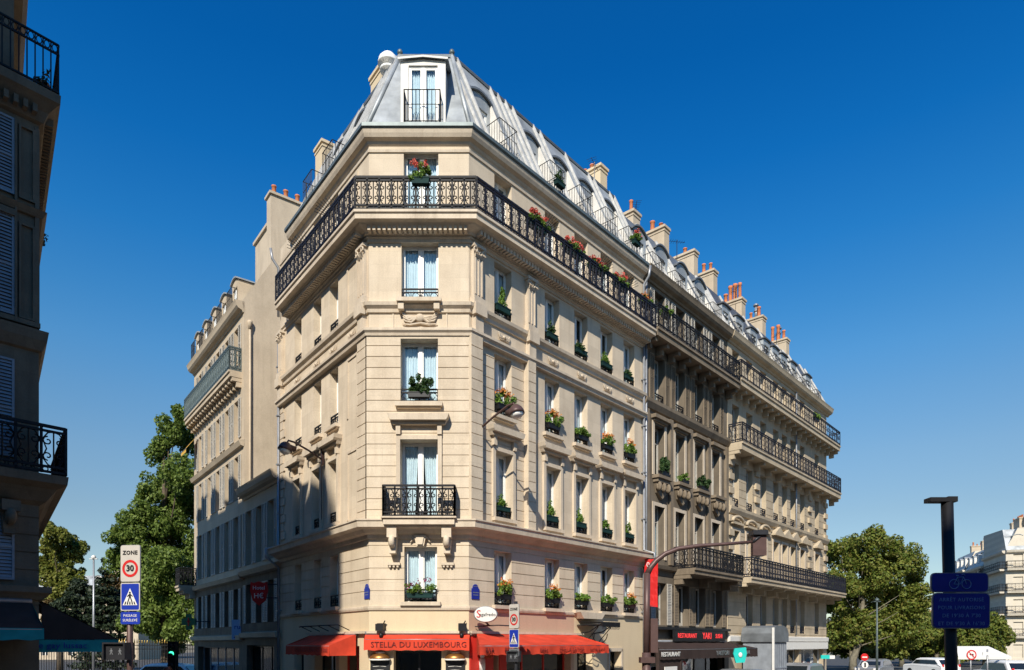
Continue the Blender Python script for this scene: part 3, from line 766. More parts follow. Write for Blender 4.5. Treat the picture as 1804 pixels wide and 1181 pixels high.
rb = railing_mb(2.2, .95, .36, .015, 12, x0=.56, y=-.62, z0=6.6)
sd_ = railing_mb(.62, .95, .31, .015, 10)
for sx in (.56, 2.76):
    k = len(rb.v); rb.v += [(sx + y, -x, z + 6.6) for x, y, z in sd_.v]; rb.f += [[i + k for i in f] for f in sd_.f]; rb.mi += sd_.mi; rb.sm += sd_.sm
hpart(FC, 'balcony_railing', rb, M_IRON)
# long iron railing of the fifth floor
ex = .61
c24, c26 = .61 * tan((FC.a - FR.a) / -2), .61 * tan((FC.a - FL.a) / 2)
hpart(FC, 'balcony_railing', railing_mb(3.168 + abs(c24) + abs(c26), 1.0, .38, .017, 12, x0=-abs(c26), y=-.61, z0=16.05), M_IRON)
hpart(FR, 'balcony_railing', railing_mb(RL + abs(c24), 1.0, .40, .016, 11, x0=-abs(c24), y=-.61, z0=16.05), M_IRONB)
hpart(FL, 'balcony_railing', railing_mb(-LS + abs(c26), 1.0, .40, .016, 11, x0=LS, y=-.61, z0=16.05), M_IRONB)
# fan-shaped spiked dividers on the long balcony
def divider():
    mb = MB(); mb.tube([(0, -.02, 0), (0, -.02, 1.55)], .018, 5)
    for i in range(11):
        t = pi / 2 * i / 10
        mb.tube([(0, -.05, .95), (0, -.05 - .95 * cos(t), .95 + .75 * sin(t))], .010, 4)
    for rr in (.4, .65): mb.tube([(0, -.05 - rr * cos(t), .95 + rr * .8 * sin(t)) for t in [pi / 2 * i / 8 for i in range(9)]], .009, 4)
    return mb.mesh('balcony_divider', M_IRON)
for F, ss in ((FR, (3.35, 6.7, 8.5)), (FL, (-2.0, -4.6))):
    for s in ss: F.put('balcony_divider', cached('divider', divider), hotel, s, 0, 16.05)
# mansard roof
hh24, hh26 = 1.62 * tan((FR.a - FC.a) / 2), 1.62 * tan((FC.a - FL.a) / 2)
DD = -1.08
holR = [(b, 1.0, DD) for b in RB]; holL = [(b, 1.0, DD) for b in (-2.75, -4.6)]
c1, c2 = .12 * tan((FR.a - FC.a) / 2), .12 * tan((FC.a - FL.a) / 2)
FR.put('mansard_roof', slope(FR, -c1, RL, ZG - .02, ZM, .12, -1.5, holR, trim0=hh24).mesh('mansard_roof', [M_ZINC, M_DORM]), hotel)
FL.put('mansard_roof', slope(FL, LRF, c2, ZG - .02, ZM, .12, -1.5, holL, trim1=hh26).mesh('mansard_roof', [M_ZINC, M_DORM]), hotel)
FC.put('mansard_roof', slope(FC, -c2, 3.168 + c1, ZG - .02, ZM, .12, -1.5, (), hh26, hh24).mesh('mansard_roof', [M_ZINC, M_DORM]), hotel)
a = MB(); a.face([tuple(FL.w(LRF, d, z) - HB) for d, z in ((.12, ZG - .4), (.12, ZG), (-1.5, ZM), (-6, ZM + .5), (-6, ZG - .4))]); link('gable_end', a.mesh('gable_end', M_GABLE), hotel)
a = MB()
cap = [q + Vector((0, 0, ZM)) - HB for q in offset_path(hpr, -1.5)] + [RBk + Vector((0, 0, ZM + .5)) - HB, FL.w(LRF, -6) + Vector((0, 0, ZM + .5)) - HB]
a.face([tuple(q) for q in cap]); link('roof_top', a.mesh('roof_top', M_ZINC), hotel)
a = MB(); a.face([tuple(FL.w(s, d, ZG) - HB) for s, d in ((LL, 0), (LRF, 0), (LRF, -6), (LL, -6))]); link('roof_ledge', a.mesh('roof_ledge', M_ZINCD), hotel)
hpart(FR, 'roof_seams', rafters(FR, 0, RL, ZG, ZM, .12, -1.5, .40, trim0=hh24, holes=holR), M_ZINCL); hpart(FL, 'roof_seams', rafters(FL, LRF, 0, ZG, ZM, .12, -1.5, .36, trim1=hh26, holes=holL), M_ZINCL)
a = MB()
for q0, q1 in zip(offset_path(hp, .12)[1:3], offset_path(hp, -1.5)[1:3]): a.tube([q0 + Vector((0, 0, ZG)) - HB, q1 + Vector((0, 0, ZM)) - HB], .075, 8)
link('hip_roll', a.mesh('hip_roll', M_ZINC), hotel)
course('ridge_flashing', [(-1.62, ZM - .06), (-1.42, ZM - .1), (-1.40, ZM - .02), (-1.5, ZM + .07), (-1.62, ZM + .07)], M_ZINCD, hpr)
a = MB()
for q in offset_path(hp, -1.5)[1:3]: a.ball(q + Vector((0, 0, ZM + .12)) - HB, .1, n=8)
link('roof_finial', a.mesh('roof_finial', M_LEAD), hotel)
# dormers
def corner_dormer():
    mb = MB(); h, a_, o = 2.03, .71, .46
    mb.box(-a_, -o, 0, .12, 0, h); mb.box(o, a_, 0, .12, 0, h); mb.prism([(-a_, h), (a_, h), (a_, h + .13), (0, h + .2), (-a_, h + .13)], 0, .12)
    for sg in (-1, 1): mb.face([(sg * a_, .12, 0), (sg * a_, 1.7, 0), (sg * a_, 1.7, h), (sg * a_, .12, h)], 1)
    r0 = [mb.p(x, -.1, z) for x, z in ((-a_ - .08, h + .12), (0, h + .19), (a_ + .08, h + .12))]; r1 = [mb.p(x, 1.75, z + .9) for x, z in ((-a_ - .08, h + .12), (0, h + .19), (a_ + .08, h + .12))]
    for i in (0, 1): mb.idx([r0[i], r0[i + 1], r1[i + 1], r1[i]], 1)
    r2 = [mb.p(x, -.1, z) for x, z in ((-a_ - .08, h + .18), (0, h + .25), (a_ + .08, h + .18))]
    for i in (0, 1): mb.idx([r0[i], r2[i], r2[i + 1], r0[i + 1]], 0)
    r3 = [mb.p(x, 1.75, z + .9) for x, z in ((-a_ - .08, h + .18), (0, h + .25), (a_ + .08, h + .18))]
    for i in (0, 1): mb.idx([r2[i], r3[i], r3[i + 1], r2[i + 1]], 1)
    return mb.mesh('dormer', [M_DORM, M_ZINC])
cd = FC.put('dormer', corner_dormer(), hotel, 1.72, .02, ZG + .02); cw = (.92, 2.0)
link('dormer_window_frame', frame_mesh(*cw, M_WHITE), cd, (0, .05, .03)); link('pane', pane_mesh(*cw), cd, (0, .05, .03)); link('room_recess', room_mesh(*cw), cd, (0, .05, .03)); link('curtain', curtain_mesh(*cw, .05, 2), cd, (0, .05, .03))
link('railing', bars_mb(1.12, 1.02, .3, .012, .12).mesh('railing', M_IRON), cd, (0, 0, .0))
for b in RB: dormer(FR, hotel, b, ZG, DD, .99, 2.5, .2, .6, [M_ZINC, M_ZINCD], rdepth=1.3)
for b in (-2.75, -4.6): dormer(FL, hotel, b, ZG, DD, .99, 2.5, .2, .6, [M_ZINC, M_ZINCD], rdepth=1.3)
# chimneys and cowl
def stack_px(root, F, px, py, d, w, dep, z0, pots, mat, flue=False, ph=.5):
    """a stack whose top shows at a photo pixel, standing d behind the facade line"""
    k = (px - CX) / FPX; o = F.P + F.n * d
    s = (k * o.y - o.x) / (F.u.x - k * F.u.y); Y = o.y + F.u.y * s
    return chimney_stack(F, root, s, d, w, dep, z0, EYE + (HY - py) / FPX * Y, pots, mat, ph, flue)
stack_px(hotel, FR, 1043, 305, -3.6, .55, 1.35, 20, 3, M_CREAMP, ph=.32)
stack_px(hotel, FL, 676, 134, -2.6, .8, .7, 20, 0, M_CREAMP)
stack_px(hotel, FL, 577, 262, -2.4, .8, .8, 20, 0, M_CREAMP)
p = at(684, 122, 25.0) - HB
a = MB(); a.smooth = True; a.lathe([(.16, -.5), (.16, -.12), (.30, -.10), (.30, -.02), (.2, .0), (.2, .12), (.38, .14), (.38, .2), (.34, .36), (.22, .5), (.02, .56)], 16, tuple(p))
link('roof_cowl', a.mesh('roof_cowl', M_WHITE), hotel)
# downpipes
for F, s in ((FR, RL - .1), (FL, LL + .06)):
    a = MB(); a.tube([(s, -.42, 18.8), (s, -.35, 18.4), (s, -.1, 18.1), (s, -.1, 16.1)], .055, 8); a.tube([(s, -.1, 15.4), (s, -.1, 6.7), (s, -.62, 6.5), (s, -.62, 6.2), (s, -.1, 5.8), (s, -.1, .2)], .055, 8)
    for z in (4, 8, 10, 12, 14): a.fb(s - .075, s + .075, 0, .18, z, z + .05)
    hpart(F, 'downpipe', a, M_GREYMET)
def aerial(F, s, d, z, root, h=1.5):
    a = MB(); a.tube([(0, 0, 0), (0, 0, h)], .018, 5); a.tube([(-.45, 0, h - .1), (.45, 0, h - .1)], .012, 4)
    for i in range(7): a.tube([(-.4 + i * .13, -.22 + i * .015, h - .1), (-.4 + i * .13, .22 - i * .015, h - .1)], .008, 4)
    o = F.put('aerial', a.mesh('aerial', M_DKMET), root, s, d, z); o.rotation_euler[2] += R.uniform(-1, 1)
aerial(FR, 9.6, -1.9, ZM, hotel, 1.3)
# shop interiors: glazing behind the openings
def shop_glazing(F, root, s0, s1, z0, z1, fm, d=-.3, mull=(), room=1.6):
    a = MB(); f = .07
    a.fb(s0, s0 + f, d - .06, d, z0, z1); a.fb(s1 - f, s1, d - .06, d, z0, z1); a.fb(s0 + f, s1 - f, d - .06, d, z1 - f, z1); a.fb(s0 + f, s1 - f, d - .06, d, z0, z0 + f)
    for m_ in mull: a.fb(m_ - .03, m_ + .03, d - .06, d, z0 + f, z1 - f)
    o = F.put('shop_window', a.mesh('shop_window', fm), root)
    g = MB(); g.face([(s0 + .05, -d + .03, z0), (s1 - .05, -d + .03, z0), (s1 - .05, -d + .03, z1), (s0 + .05, -d + .03, z1)]); link('pane', g.mesh('pane', M_GLASS), o)
    r = MB(); y0, y1 = -d + .08, -d + room
    r.face([(s0, y1, z0), (s1, y1, z0), (s1, y1, z1), (s0, y1, z1)]); r.face([(s0, y0, z0), (s0, y1, z0), (s0, y1, z1), (s0, y0, z1)]); r.face([(s1, y0, z0), (s1, y1, z0), (s1, y1, z1), (s1, y0, z1)])
    r.face([(s0, y0, z1), (s1, y0, z1), (s1, y1, z1), (s0, y1, z1)]); r.face([(s0, y0, z0), (s1, y0, z0), (s1, y1, z0), (s0, y1, z0)])
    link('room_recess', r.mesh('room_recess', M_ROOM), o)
    return o
shop_glazing(FR, hotel, .45, 1.35, .5, 2.7, M_REDP); shop_glazing(FR, hotel, 1.75, 5.35, .35, 2.75, M_REDP, mull=(2.9, 4.1)); shop_glazing(FR, hotel, 7.9, 8.75, 0, 2.35, M_BLACKP, mull=(8.3,))
shop_glazing(FR, hotel, 5.75, 6.75, 0, 2.75, M_BLACKP)
shop_glazing(FL, hotel, -4.5, -2.6, .5, 2.6, M_BLACKP, mull=(-3.5,)); shop_glazing(FL, hotel, -2.3, -.7, .5, 2.6, M_REDP, mull=(-1.5,)); shop_glazing(FL, hotel, -6.6, -5.6, 0, 2.5, M_BLACKP)
shop_glazing(FC, hotel, .78, 2.3, 0, 2.45, M_BLACKP, d=-.42, mull=(1.54,))
a = MB(); a.fb(.02, .42, 0, .05, 0, 2.9); a.fb(1.38, 1.72, 0, .05, 0, 2.9); a.fb(.42, 1.38, 0, .05, .0, .5); hpart(FR, 'shopfront_panel', a, M_REDP)
a = MB(); a.fb(0, 6.0, 0, .14, 3.0, 3.08); a.fb(0, 6.0, 0, .08, 2.95, 3.0); hpart(FR, 'shopfront_ledge', a, M_TRIM)
a = MB(); a.fb(-.05, 3.2, 0, .16, 3.0, 3.08); hpart(FC, 'shopfront_ledge', a, M_TRIM); a = MB(); a.fb(-5.0, 0, 0, .14, 3.0, 3.08); hpart(FL, 'shopfront_ledge', a, M_TRIM)
# glass entrance canopy on scrolled brackets
a = MB()
for s in (5.85, 6.7):
    a.tube([(s, 0, 3.05), (s, -.5, 3.12), (s, -1.05, 3.42)], .022, 5)
    a.tube([(s, -.05 - .34 * (1 - cos(t)) , 3.05 - .36 * sin(t)) for t in [i * .35 for i in range(10)]], .018, 5)
    a.tube([(s, -.02, 2.2), (s, -.3, 2.7), (s, -.9, 3.3)], .018, 5)
for i in range(8): a.tube([(5.75 + i * .15, -.06, 3.5), (5.75 + i * .15, -1.15, 3.46)], .014, 4)
a.box(5.7, 6.85, -1.18, -.02, 3.36, 3.39); a.box(5.68, 6.87, -1.2, -1.16, 3.3, 3.48)
for i in range(12): a.rib(spiral(5.75 + i * .095, 3.24, .07, 0, 1, 8), .008, 0, -1.18)
hpart(FR, 'entrance_canopy', a, M_IRON)
a = MB(); a.prism([(5.7, 3.62), (6.9, 3.62), (7.15, 3.86), (5.5, 3.86)], -.35, 0); hpart(FR, 'door_cornice', a, M_TRIM)
a = MB(); a.fb(7.8, 7.9, 0, .06, 0, 2.45); a.fb(8.75, 8.85, 0, .06, 0, 2.45); a.fb(7.8, 8.85, 0, .06, 2.352, 2.5); hpart(FR, 'door_surround', a, M_TRIM)
lettering('3', .3, M_SIGNW, hotel, FR.w(8.12, -.24, 1.7) - HB, FR.a)
# ================================================================== awnings of the corner brasserie
def awning(F, name, s0, s1, zt, q, zf, val, mat, label, f0=None, f1=None, group=None, wave=0., seam=.6, ends=True):
    """canvas awning: top edge on the wall s0..s1 at zt, front edge f0..f1 out at q and zf, with a hanging valance"""
    f0 = s0 if f0 is None else f0; f1 = s1 if f1 is None else f1
    b = F.w((s0 + s1) / 2, 0, 0); root = empty(name, b, 0, label, 'awning', group)
    a = MB(); n = max(4, int((f1 - f0) / .22)); rows = []
    for j in range(5):
        t = j / 4; row = []
        for i in range(n + 1):
            u = i / n; s = (s0 + (s1 - s0) * u) * (1 - t) + (f0 + (f1 - f0) * u) * t
            row.append(a.p(s, -(.1 + (q - .1) * t), zt + (zf - zt) * t - .05 * sin(pi * t) + .008 * sin(u * 40)))
        rows.append(row)
    for j in range(4):
        for i in range(n): a.idx([rows[j][i], rows[j][i + 1], rows[j + 1][i + 1], rows[j + 1][i]])
    F.put('canvas', a.mesh('canvas', mat), root)
    if ends:
        e = MB()
        for k, (s, f) in enumerate(((s0, f0), (s1, f1))):
            e.face([(s, -.1, zt), (f, -q, zf), (f, -q, zf - val), (s, -.1, zf - val + .0)])
        F.put('end_flap', e.mesh('end_flap', mat), root)
    v = MB(); v.smooth = True; prev = None; m = n * 3
    for i in range(m + 1):
        u = i / m; s = f0 + (f1 - f0) * u; y = -q - .012 - wave * sin(u * m * .9) - wave * .6 * sin(u * 61)
        c = (v.p(s, -q, zf + .005), v.p(s, (y - q) / 2 + 0, zf - val * .5), v.p(s, y, zf - val + .012 * sin(u * m * 1.1)))
        if prev: v.idx([prev[0], c[0], c[1], prev[1]]); v.idx([prev[1], c[1], c[2], prev[2]])
        prev = c
    F.put('valance', v.mesh('valance', mat), root)
    r = MB(); r.tube([(s0, -.08, zt + .02), (s1, -.08, zt + .02)], .06, 8); r.tube([(f0 + .03, -q + .02, zf - .02), (f1 - .03, -q + .02, zf - .02)], .025, 6)
    for s, f in ((s0 + .15, f0 + .15), (s1 - .15, f1 - .15)): r.tube([(s, -.05, zf - .1), ((s + f) / 2 + .1, -q / 2, zf - .12), (f, -q + .02, zf - .03)], .02, 6)
    F.put('folding_frame', r.mesh('folding_frame', M_GREYMET), root)
    return root
def on_face(F, root, body, size, mat, s, d, z, **kw): return lettering(body, size, mat, root, F.w(s, d, z) - root.location, F.a, **kw)
M_WINE = plain('wine_red_letters', (.13, .012, .012), .8, 0, .1, 4)
M_FADED = plain('faded_letters', (.30, .03, .02), .8, 0, .15, 4)
aw = awning(FC, 'shop_awning', -.1, 3.2, 2.98, .3, 2.83, .36, M_RED, 'short red awning over the corner door lettered with the bar name in capitals', seam=0)
on_face(FC, aw, 'STELLA DU LUXEMBOURG', .25, M_WINE, 1.62, .325, 2.64, space=1.02)
aw = awning(FR, 'shop_awning', .25, 5.55, 3.0, 1.6, 2.63, .29, M_RED, 'long red brasserie awning facing the avenue with wavy lettered valance', f0=-1.15, f1=5.5, wave=.018)
for t, s, sz in (('BAR', -.75, .2), ('BRASSERIE', .35, .2), ('BIERE', 1.75, .17), ('STELLA ARTOIS', 3.25, .2), ('RESTAURANT', 4.75, .15)): on_face(FR, aw, t, sz, M_WINE if s < 1 else M_FADED, s, 1.645, 2.48)
aw = awning(FL, 'shop_awning', -4.7, -.75, 2.98, 1.0, 2.62, .33, M_RED, 'small red side-street awning half in shadow left of the corner door', f0=-4.7, f1=-.75)
on_face(FL, aw, 'STELLA RESTAURANT-CAFE-BAR', .2, M_FADED, -2.3, 1.03, 2.46)
# lamp gantry above the side awning
g = empty('lamp_rail', FL.w(-3.2, 0, 3.1), 0, 'thin black metal lamp rail on the ledge above the small side-street awning', 'lamp rail')
a = MB(); a.tube([(-4.8, -.45, 3.3), (-1.3, -.45, 3.3)], .02, 5)
for s in (-4.7, -3.9, -3.1, -2.2, -1.35): a.tube([(s, -.05, 3.12), (s, -.45, 3.3)], .018, 5)
for s in (-3.5, -2.7): a.tube([(s, -.45, 3.3), (s + .1, -1.0, 3.25)], .018, 5)
F_ = FL; o = FL.put('rail', a.mesh('rail', M_IRON), g)
# floodlights over the corner awning
for i, (s, lb) in enumerate(((.42, 'black floodlight above the left end of the corner door awning'), (2.95, 'black floodlight above the right end of the corner door awning'))):
    g = empty('floodlight', FC.w(s, .1, 3.08), 0, lb, 'floodlight', 'floodlights over the corner awning')
    a = MB(); a.box(-.1, .1, -.14, .1, .04, .24); a.box(-.13, .13, -.2, -.14, .0, .22); a.tube([(0, 0, -.05), (0, 0, .06)], .02, 6); a.tube([(.05, 0, .2), (.12, -.02, .32)], .02, 5)
    link('lamp_body', a.mesh('lamp_body', M_BLACKP), g, (0, 0, 0), .2 if i else -.2)
    b = MB(); b.tube([(0, -.1, -.08), (0, -.1, -.2)], .06, 8); link('bracket', b.mesh('bracket', M_BLACKP), g)
# menu boards with copper lamp shades each side of the door
for i, (s, t, lb) in enumerate(((.36, 'BIERE', 'black menu board under a copper lamp left of the corner doorway'), (2.74, 'MENU', 'black menu board under a copper lamp right of the corner doorway'))):
    g = empty('menu_board', FC.w(s, .02, .95), 0, lb, 'menu board', 'menu boards beside the door')
    a = MB(); a.box(-.3, .3, -.06, 0, 0, 1.2); a.box(-.33, .33, -.08, 0, 1.2, 1.25); a.box(-.33, .33, -.08, 0, -.05, 0); link('board', a.mesh('board', M_BLACKP), g)
    a = MB(); a.smooth = True; pr = [(.33 * cos(t_), .20 * sin(t_)) for t_ in [i2 * pi / 16 for i2 in range(9)]]
    a.lathe([(max(.01, r_), z_) for r_, z_ in pr], 18, (0, -.06, 1.24), 0, 1, .7); link('lamp_shade', a.mesh('lamp_shade', M_BRONZE), g)
    a = MB(); a.lathe([(.335, 0), (.345, .02), (.335, .05)], 18, (0, -.06, 1.20), 0, 1, .72); a.lathe([(.15, .0), (.15, .05), (.05, .07)], 12, (0, -.06, 1.42), 0, 1, .7); link('shade_rim', a.mesh('shade_rim', M_SIGNW), g)
    w_ = MB()
    for q in range(7): w_.rib([(-.22 + .03 * (q % 2), 1.0 - q * .12), (.0, 1.0 - q * .12 + .02), (.2 - .05 * (q % 3), 1.0 - q * .12)], .008, 0, -.068)
    link('chalk_lines', w_.mesh('chalk_lines', M_SIGNW), g)
# offers poster on the red panel
g = empty('poster', FR.w(.7, .07, 1.5), FR.a, 'red and orange discount poster on the red panel at the brasserie corner', 'poster')
a = MB(); a.box(-.3, .34, -.02, 0, 0, 1.2); link('sheet', a.mesh('sheet', M_REDP), g)
lettering('A EMPORTER', .1, M_FLORA, g, (.06, -.025, 1.0)); lettering('-10%', .2, M_FLORA, g, (.08, -.025, .76))
a = MB(); a.ball((-.22, -.05, .78), .08, n=10); a.tube([(-.22, -.05, .3), (-.22, -.05, .7)], .1, 10); link('bottle_picture', a.mesh('bottle_picture', M_SIGNW), g)

# oval advertising sign, street plates, wall lamps
g = empty('oval_sign', FR.w(.25, .5, 3.6), 0, 'white oval coffee sign with red S hanging at the corner above the awning', 'sign')
a = MB(); a.smooth = True; a.T = Matrix.Rotation(pi / 2, 4, 'X') @ Matrix.Scale(.68, 4, (0, 1, 0)); a.lathe([(.36, -.05), (.38, -.03), (.38, .03), (.36, .05)], 28); link('rim', a.mesh('rim', M_GREYMET), g)
a = MB(); a.T = Matrix.Rotation(pi / 2, 4, 'X') @ Matrix.Scale(.68, 4, (0, 1, 0)); a.lathe([(.34, .0), (.35, .055), (.34, .06)], 28); link('face', a.mesh('face', M_SIGNW), g)
lettering('S', .34, M_SIGNR, g, (-.22, -.068, .0)); lettering('egafredo', .15, M_SIGNK, g, (.055, -.068, -.01))
a = MB(); a.tube([(-.1, .45, -.36), (.1, .1, -.34), (0, 0, -.24)], .03, 6); a.tube([(-.35, .3, -.38), (.0, .15, -.36), (.4, .1, -.34), (.9, .3, -.36)], .02, 5); link('bracket', a.mesh('bracket', M_DKMET), g)
for F, s, lb in ((FL, -.12, 'arched blue street name plate on the sunlit stone left of the corner window'), (FR, .28, 'arched blue street name plate in shadow right of the corner edge')):
    q = F.w(s, .0, 4.1); g = empty('street_plate', q, F.a, lb, 'street plate', 'street name plates')
    a = MB(); a.box(-.17, .17, -.025, -.005, 0, .34); a.prism([(.13 * cos(t), .34 + .14 * sin(t)) for t in [i * pi / 8 for i in range(9)]], -.025, -.005); link('plate', a.mesh('plate', M_SIGNN), g)
    b = MB(); b.box(-.09, .09, -.03, -.025, .40, .415); b.box(-.13, .13, -.03, -.025, .2, .225); b.box(-.11, .11, -.03, -.025, .12, .145); link('pale_lines', b.mesh('pale_lines', M_GREYMET), g)
def wall_lamp(F, s, z, reach, drop, label):
    g = empty('wall_lamp', F.w(s, .1, z), F.a, label, 'street lamp', 'street lamps on wall brackets')
    a = MB(); a.box(-.05, .05, -.06, .02, -.45, .35); a.tube([(0, -.05, -.25), (0, -reach * .4, -.02), (0, -reach * .8, .18), (0, -reach * .95, .2), (0, -reach, .08)], .035, 7); a.tube([(0, -.05, -.4), (0, -.05, -2.4)], .015, 5)
    link('arm', a.mesh('arm', M_BROWNMET), g)
    b = MB(); b.smooth = True; b.T = Matrix.Translation((0, -reach - .05, -.12 + drop)) @ Matrix.Rotation(radians(-14), 4, 'X')
    b.lathe([(.02, .24), (.12, .23), (.19, .15), (.24, .03), (.25, -.04), (.22, -.05)][::-1], 16); b.box(-.1, .1, -.0, .34, .06, .2); link('lamp_head', b.mesh('lamp_head', M_BROWNMET), g)
    c = MB(); c.smooth = True; c.T = b.T; c.lathe([(.02, -.17), (.14, -.14), (.21, -.05)], 16); link('lamp_glass', c.mesh('lamp_glass', M_SIGNW), g)
wall_lamp(FR, .42, 9.85, 1.5, 0, 'brown street lamp on a bracket arm on the avenue front beside the corner')
wall_lamp(FL, -3.5, 9.5, 1.3, .0, 'brown street lamp on a bracket arm on the left side-street front')

# ================================================================== flower boxes
def planter_mesh(w, mat): 
    mb = MB(); mb.prism([(-w / 2 + .03, 0), (w / 2 - .03, 0), (w / 2, .17), (-w / 2, .17)], -.1, .09); mb.box(-w / 2 - .012, w / 2 + .012, -.112, .102, .14, .17); return mb.mesh('planter', mat)
def bush(w, h, n, seed, mat, size=.075, conif=False):
    bl = [(-.02, 0, .15 + h * .5, .15, .15, h * .62), (.1, 0, .15 + h * .3, .14, .13, h * .35), (-.13, 0, .15 + h * .25, .12, .12, h * .3)] if conif else [(-w * .34, -.02, .14 + h * .4, w * .28, .2, h * .52), (0, -.05, .14 + h * .55, w * .28, .22, h * .55), (w * .34, -.02, .14 + h * .42, w * .29, .2, h * .5)]
    return leaf_mesh('foliage', bl, n, size, mat, seed, shell=.2, sub=5, subr=.55)
def flowers(w, h, n, seed, mat):
    bl = [(x, -.08, .26 + h * .62, w * .2, .16, h * .42) for x in (-w * .36, -w * .05, w * .3)]
    return leaf_mesh('flowers', bl, n, .075, mat, seed, shell=.6, sub=5, subr=.5)
KINDS = {}
def flower_box(F, s, d, z, kind, label, group, w=.66):
    o = empty('flower_box', F.w(s, d, z), F.a, label, 'flower box', group)
    v = R.randrange(6)
    spec = {'geranium': (M_DKGREEN, M_PLANT, M_FLRED, .34, 150, False), 'orange': (M_BLACKP, M_PLANT, M_FLORA, .44, 120, False), 'green': (M_BLACKP, M_PLANT, None, .36, 0, False),
            'conifer': (M_DKGREEN, M_PLANT, None, .5, 0, True), 'dark': (M_DKGREEN, M_PLANTD, None, .45, 0, True), 'bush': (M_BLACKP, M_PLANTD, None, .56, 0, False), 'purple': (M_DKGREEN, M_PLANT, M_FLPUR, .42, 90, False), 'redtop': (M_DKGREEN, M_PLANT, M_FLRED, .3, 260, False)}[kind]
    link('planter', cached(('pl', w, spec[0].name), lambda: planter_mesh(w, spec[0])), o)
    link('foliage', cached(('fo', kind, v, w), lambda: bush(w, spec[3], (900 if kind != 'bush' else 2200) if not spec[5] else 420, v + len(kind), spec[1], .07, spec[5])), o)
    if spec[2]: link('flowers', cached(('fl', kind, v, w), lambda: flowers(w, spec[3], spec[4], v + 11, spec[2])), o)
    o.scale = (R.uniform(.88, 1.08), R.uniform(.9, 1.1), R.uniform(.8, 1.2)); return o
ORD = ['first', 'second', 'third', 'fourth', 'fifth']
FLN = {1: 'lowest', 2: 'second', 3: 'third', 4: 'fourth', 5: 'fifth'}
look = {1: ['orange', 'orange', 'green', 'green', 'orange'], 2: ['conifer'] * 5, 3: ['orange', 'orange', 'green', 'orange', 'orange'], 4: ['conifer', 'dark', 'dark', 'conifer', 'dark']}
desc = {'orange': 'orange-flowered box', 'green': 'leafy green box', 'conifer': 'bright shrub box', 'dark': 'dark shrub box'}
for fl in (1, 2, 3, 4):
    for i, b in enumerate(RB):
        k = look[fl][i]; dd = 0
        flower_box(FR, b, -.05 + dd + (.08 if k in ('orange', 'green') else 0), FLO[fl][0] + (.26 if k in ('conifer', 'dark') else .2), k, f'{desc[k]}, hotel avenue front, {FLN[fl]} window row, {ORD[i]} window from corner', f'window boxes of the {FLN[fl]} row')
flower_box(FC, 1.64, .12, 4.12, 'purple', 'wide green and purple window box on the corner face below the small balcony', None, .95)
flower_box(FC, 1.61, .2, 10.4, 'bush', 'dark bushy plant on the corner face window with the stone sill above the small balcony', None, .8)
flower_box(FC, 1.72, .66, 16.78, 'geranium', 'pink geranium box hooked on the long railing at the corner face', None, .6)
for s, lb in ((2.75, 'first from the corner'), (4.85, 'second from the corner'), (6.3, 'third from the corner'), (7.95, 'fourth from the corner')):
    flower_box(FR, s, .5, 16.82, 'redtop', f'massed red geraniums on the long fifth-floor railing, {lb}', 'geraniums along the long railing', .95)
flower_box(FR, 9.9, .45, 16.8, 'orange', 'small yellow and orange flower box at the far end of the long railing', 'geraniums along the long railing', .74)
flower_box(FR, 4.2, .36, 19.1, 'dark', 'dark potted plant behind the roof railing of the second dormer', None, .5)
flower_box(FR, 9.3, .40, 19.2, 'geranium', 'small red geranium pot on the roof railing of the last hotel dormer', None, .5)

# ================================================================== row buildings along the avenue and the side street
def shell(root, F, s0, s1, zg, zt, inset, depth, mat, roofmat, d0=0., holes=()):
    """gables, back wall and mansard of a row house"""
    a = MB()
    for s in (s0, s1): a.face([(s, -d0, 0), (s, -d0, zg), (s, inset, zt), (s, depth, zt + .4), (s, depth, 0)])
    a.face([(s0, depth, 0), (s1, depth, 0), (s1, depth, zt + .4), (s0, depth, zt + .4)]); F.put('party_wall', a.mesh('party_wall', mat), root)
    b = slope(F, s0, s1, zg, zt, d0 + .12, -inset, holes); b.face([(s0, inset, zt), (s1, inset, zt), (s1, depth, zt + .41), (s0, depth, zt + .41)])
    F.put('mansard_roof', b.mesh('mansard_roof', [roofmat, M_DORM]), root)
def band(root, F, name, s0, s1, prof, mat, d0=0., ret=0):
    a = MB(); n = len(prof); r = [[a.p(s, -(d + d0), z) for d, z in prof] for s in (s0, s1)]
    for i in range(n): a.idx([r[0][i], r[1][i], r[1][(i + 1) % n], r[0][(i + 1) % n]])
    a.idx(r[0][::-1]); a.idx(r[1]); return F.put(name, a.mesh(name, mat), root)
def slab(root, F, s0, s1, z, out, mat, th=.3, cons=0., d0=0.):
    a = MB(); a.fb(s0, s1, d0 - .02, d0 + out - .06, z - th, z - .1); a.fb(s0, s1, d0 - .02, d0 + out, z - .1, z)
    if cons:
        n = max(2, int((s1 - s0) / cons)); 
        for i in range(n + 1):
            s = s0 + .12 + (s1 - s0 - .24) * i / n; a.fb(s - .1, s + .1, d0, d0 + out * .75, z - th - .18, z - th); a.fb(s - .08, s + .08, d0, d0 + out * .4, z - th - .42, z - th - .18)
    return F.put('balcony_slab', a.mesh('balcony_slab', mat), root)
def rail(root, F, s0, s1, z, d, mat, mod=.5, n=8, h=1.0, style=0, ends=True, r=.013):
    rb = railing_mb(s1 - s0, h, mod, r, n, x0=s0, y=-d, z0=z, style=style)
    if ends:
        e = railing_mb(d, h, max(.3, d / 2), r, n, style=style)
        for sx in (s0, s1):
            k = len(rb.v); rb.v += [(sx + y, -x, zz + z) for x, y, zz in e.v]; rb.f += [[i + k for i in f] for f in e.f]; rb.mi += e.mi; rb.sm += e.sm
    return F.put('balcony_railing', rb.mesh('balcony_railing', mat), root)
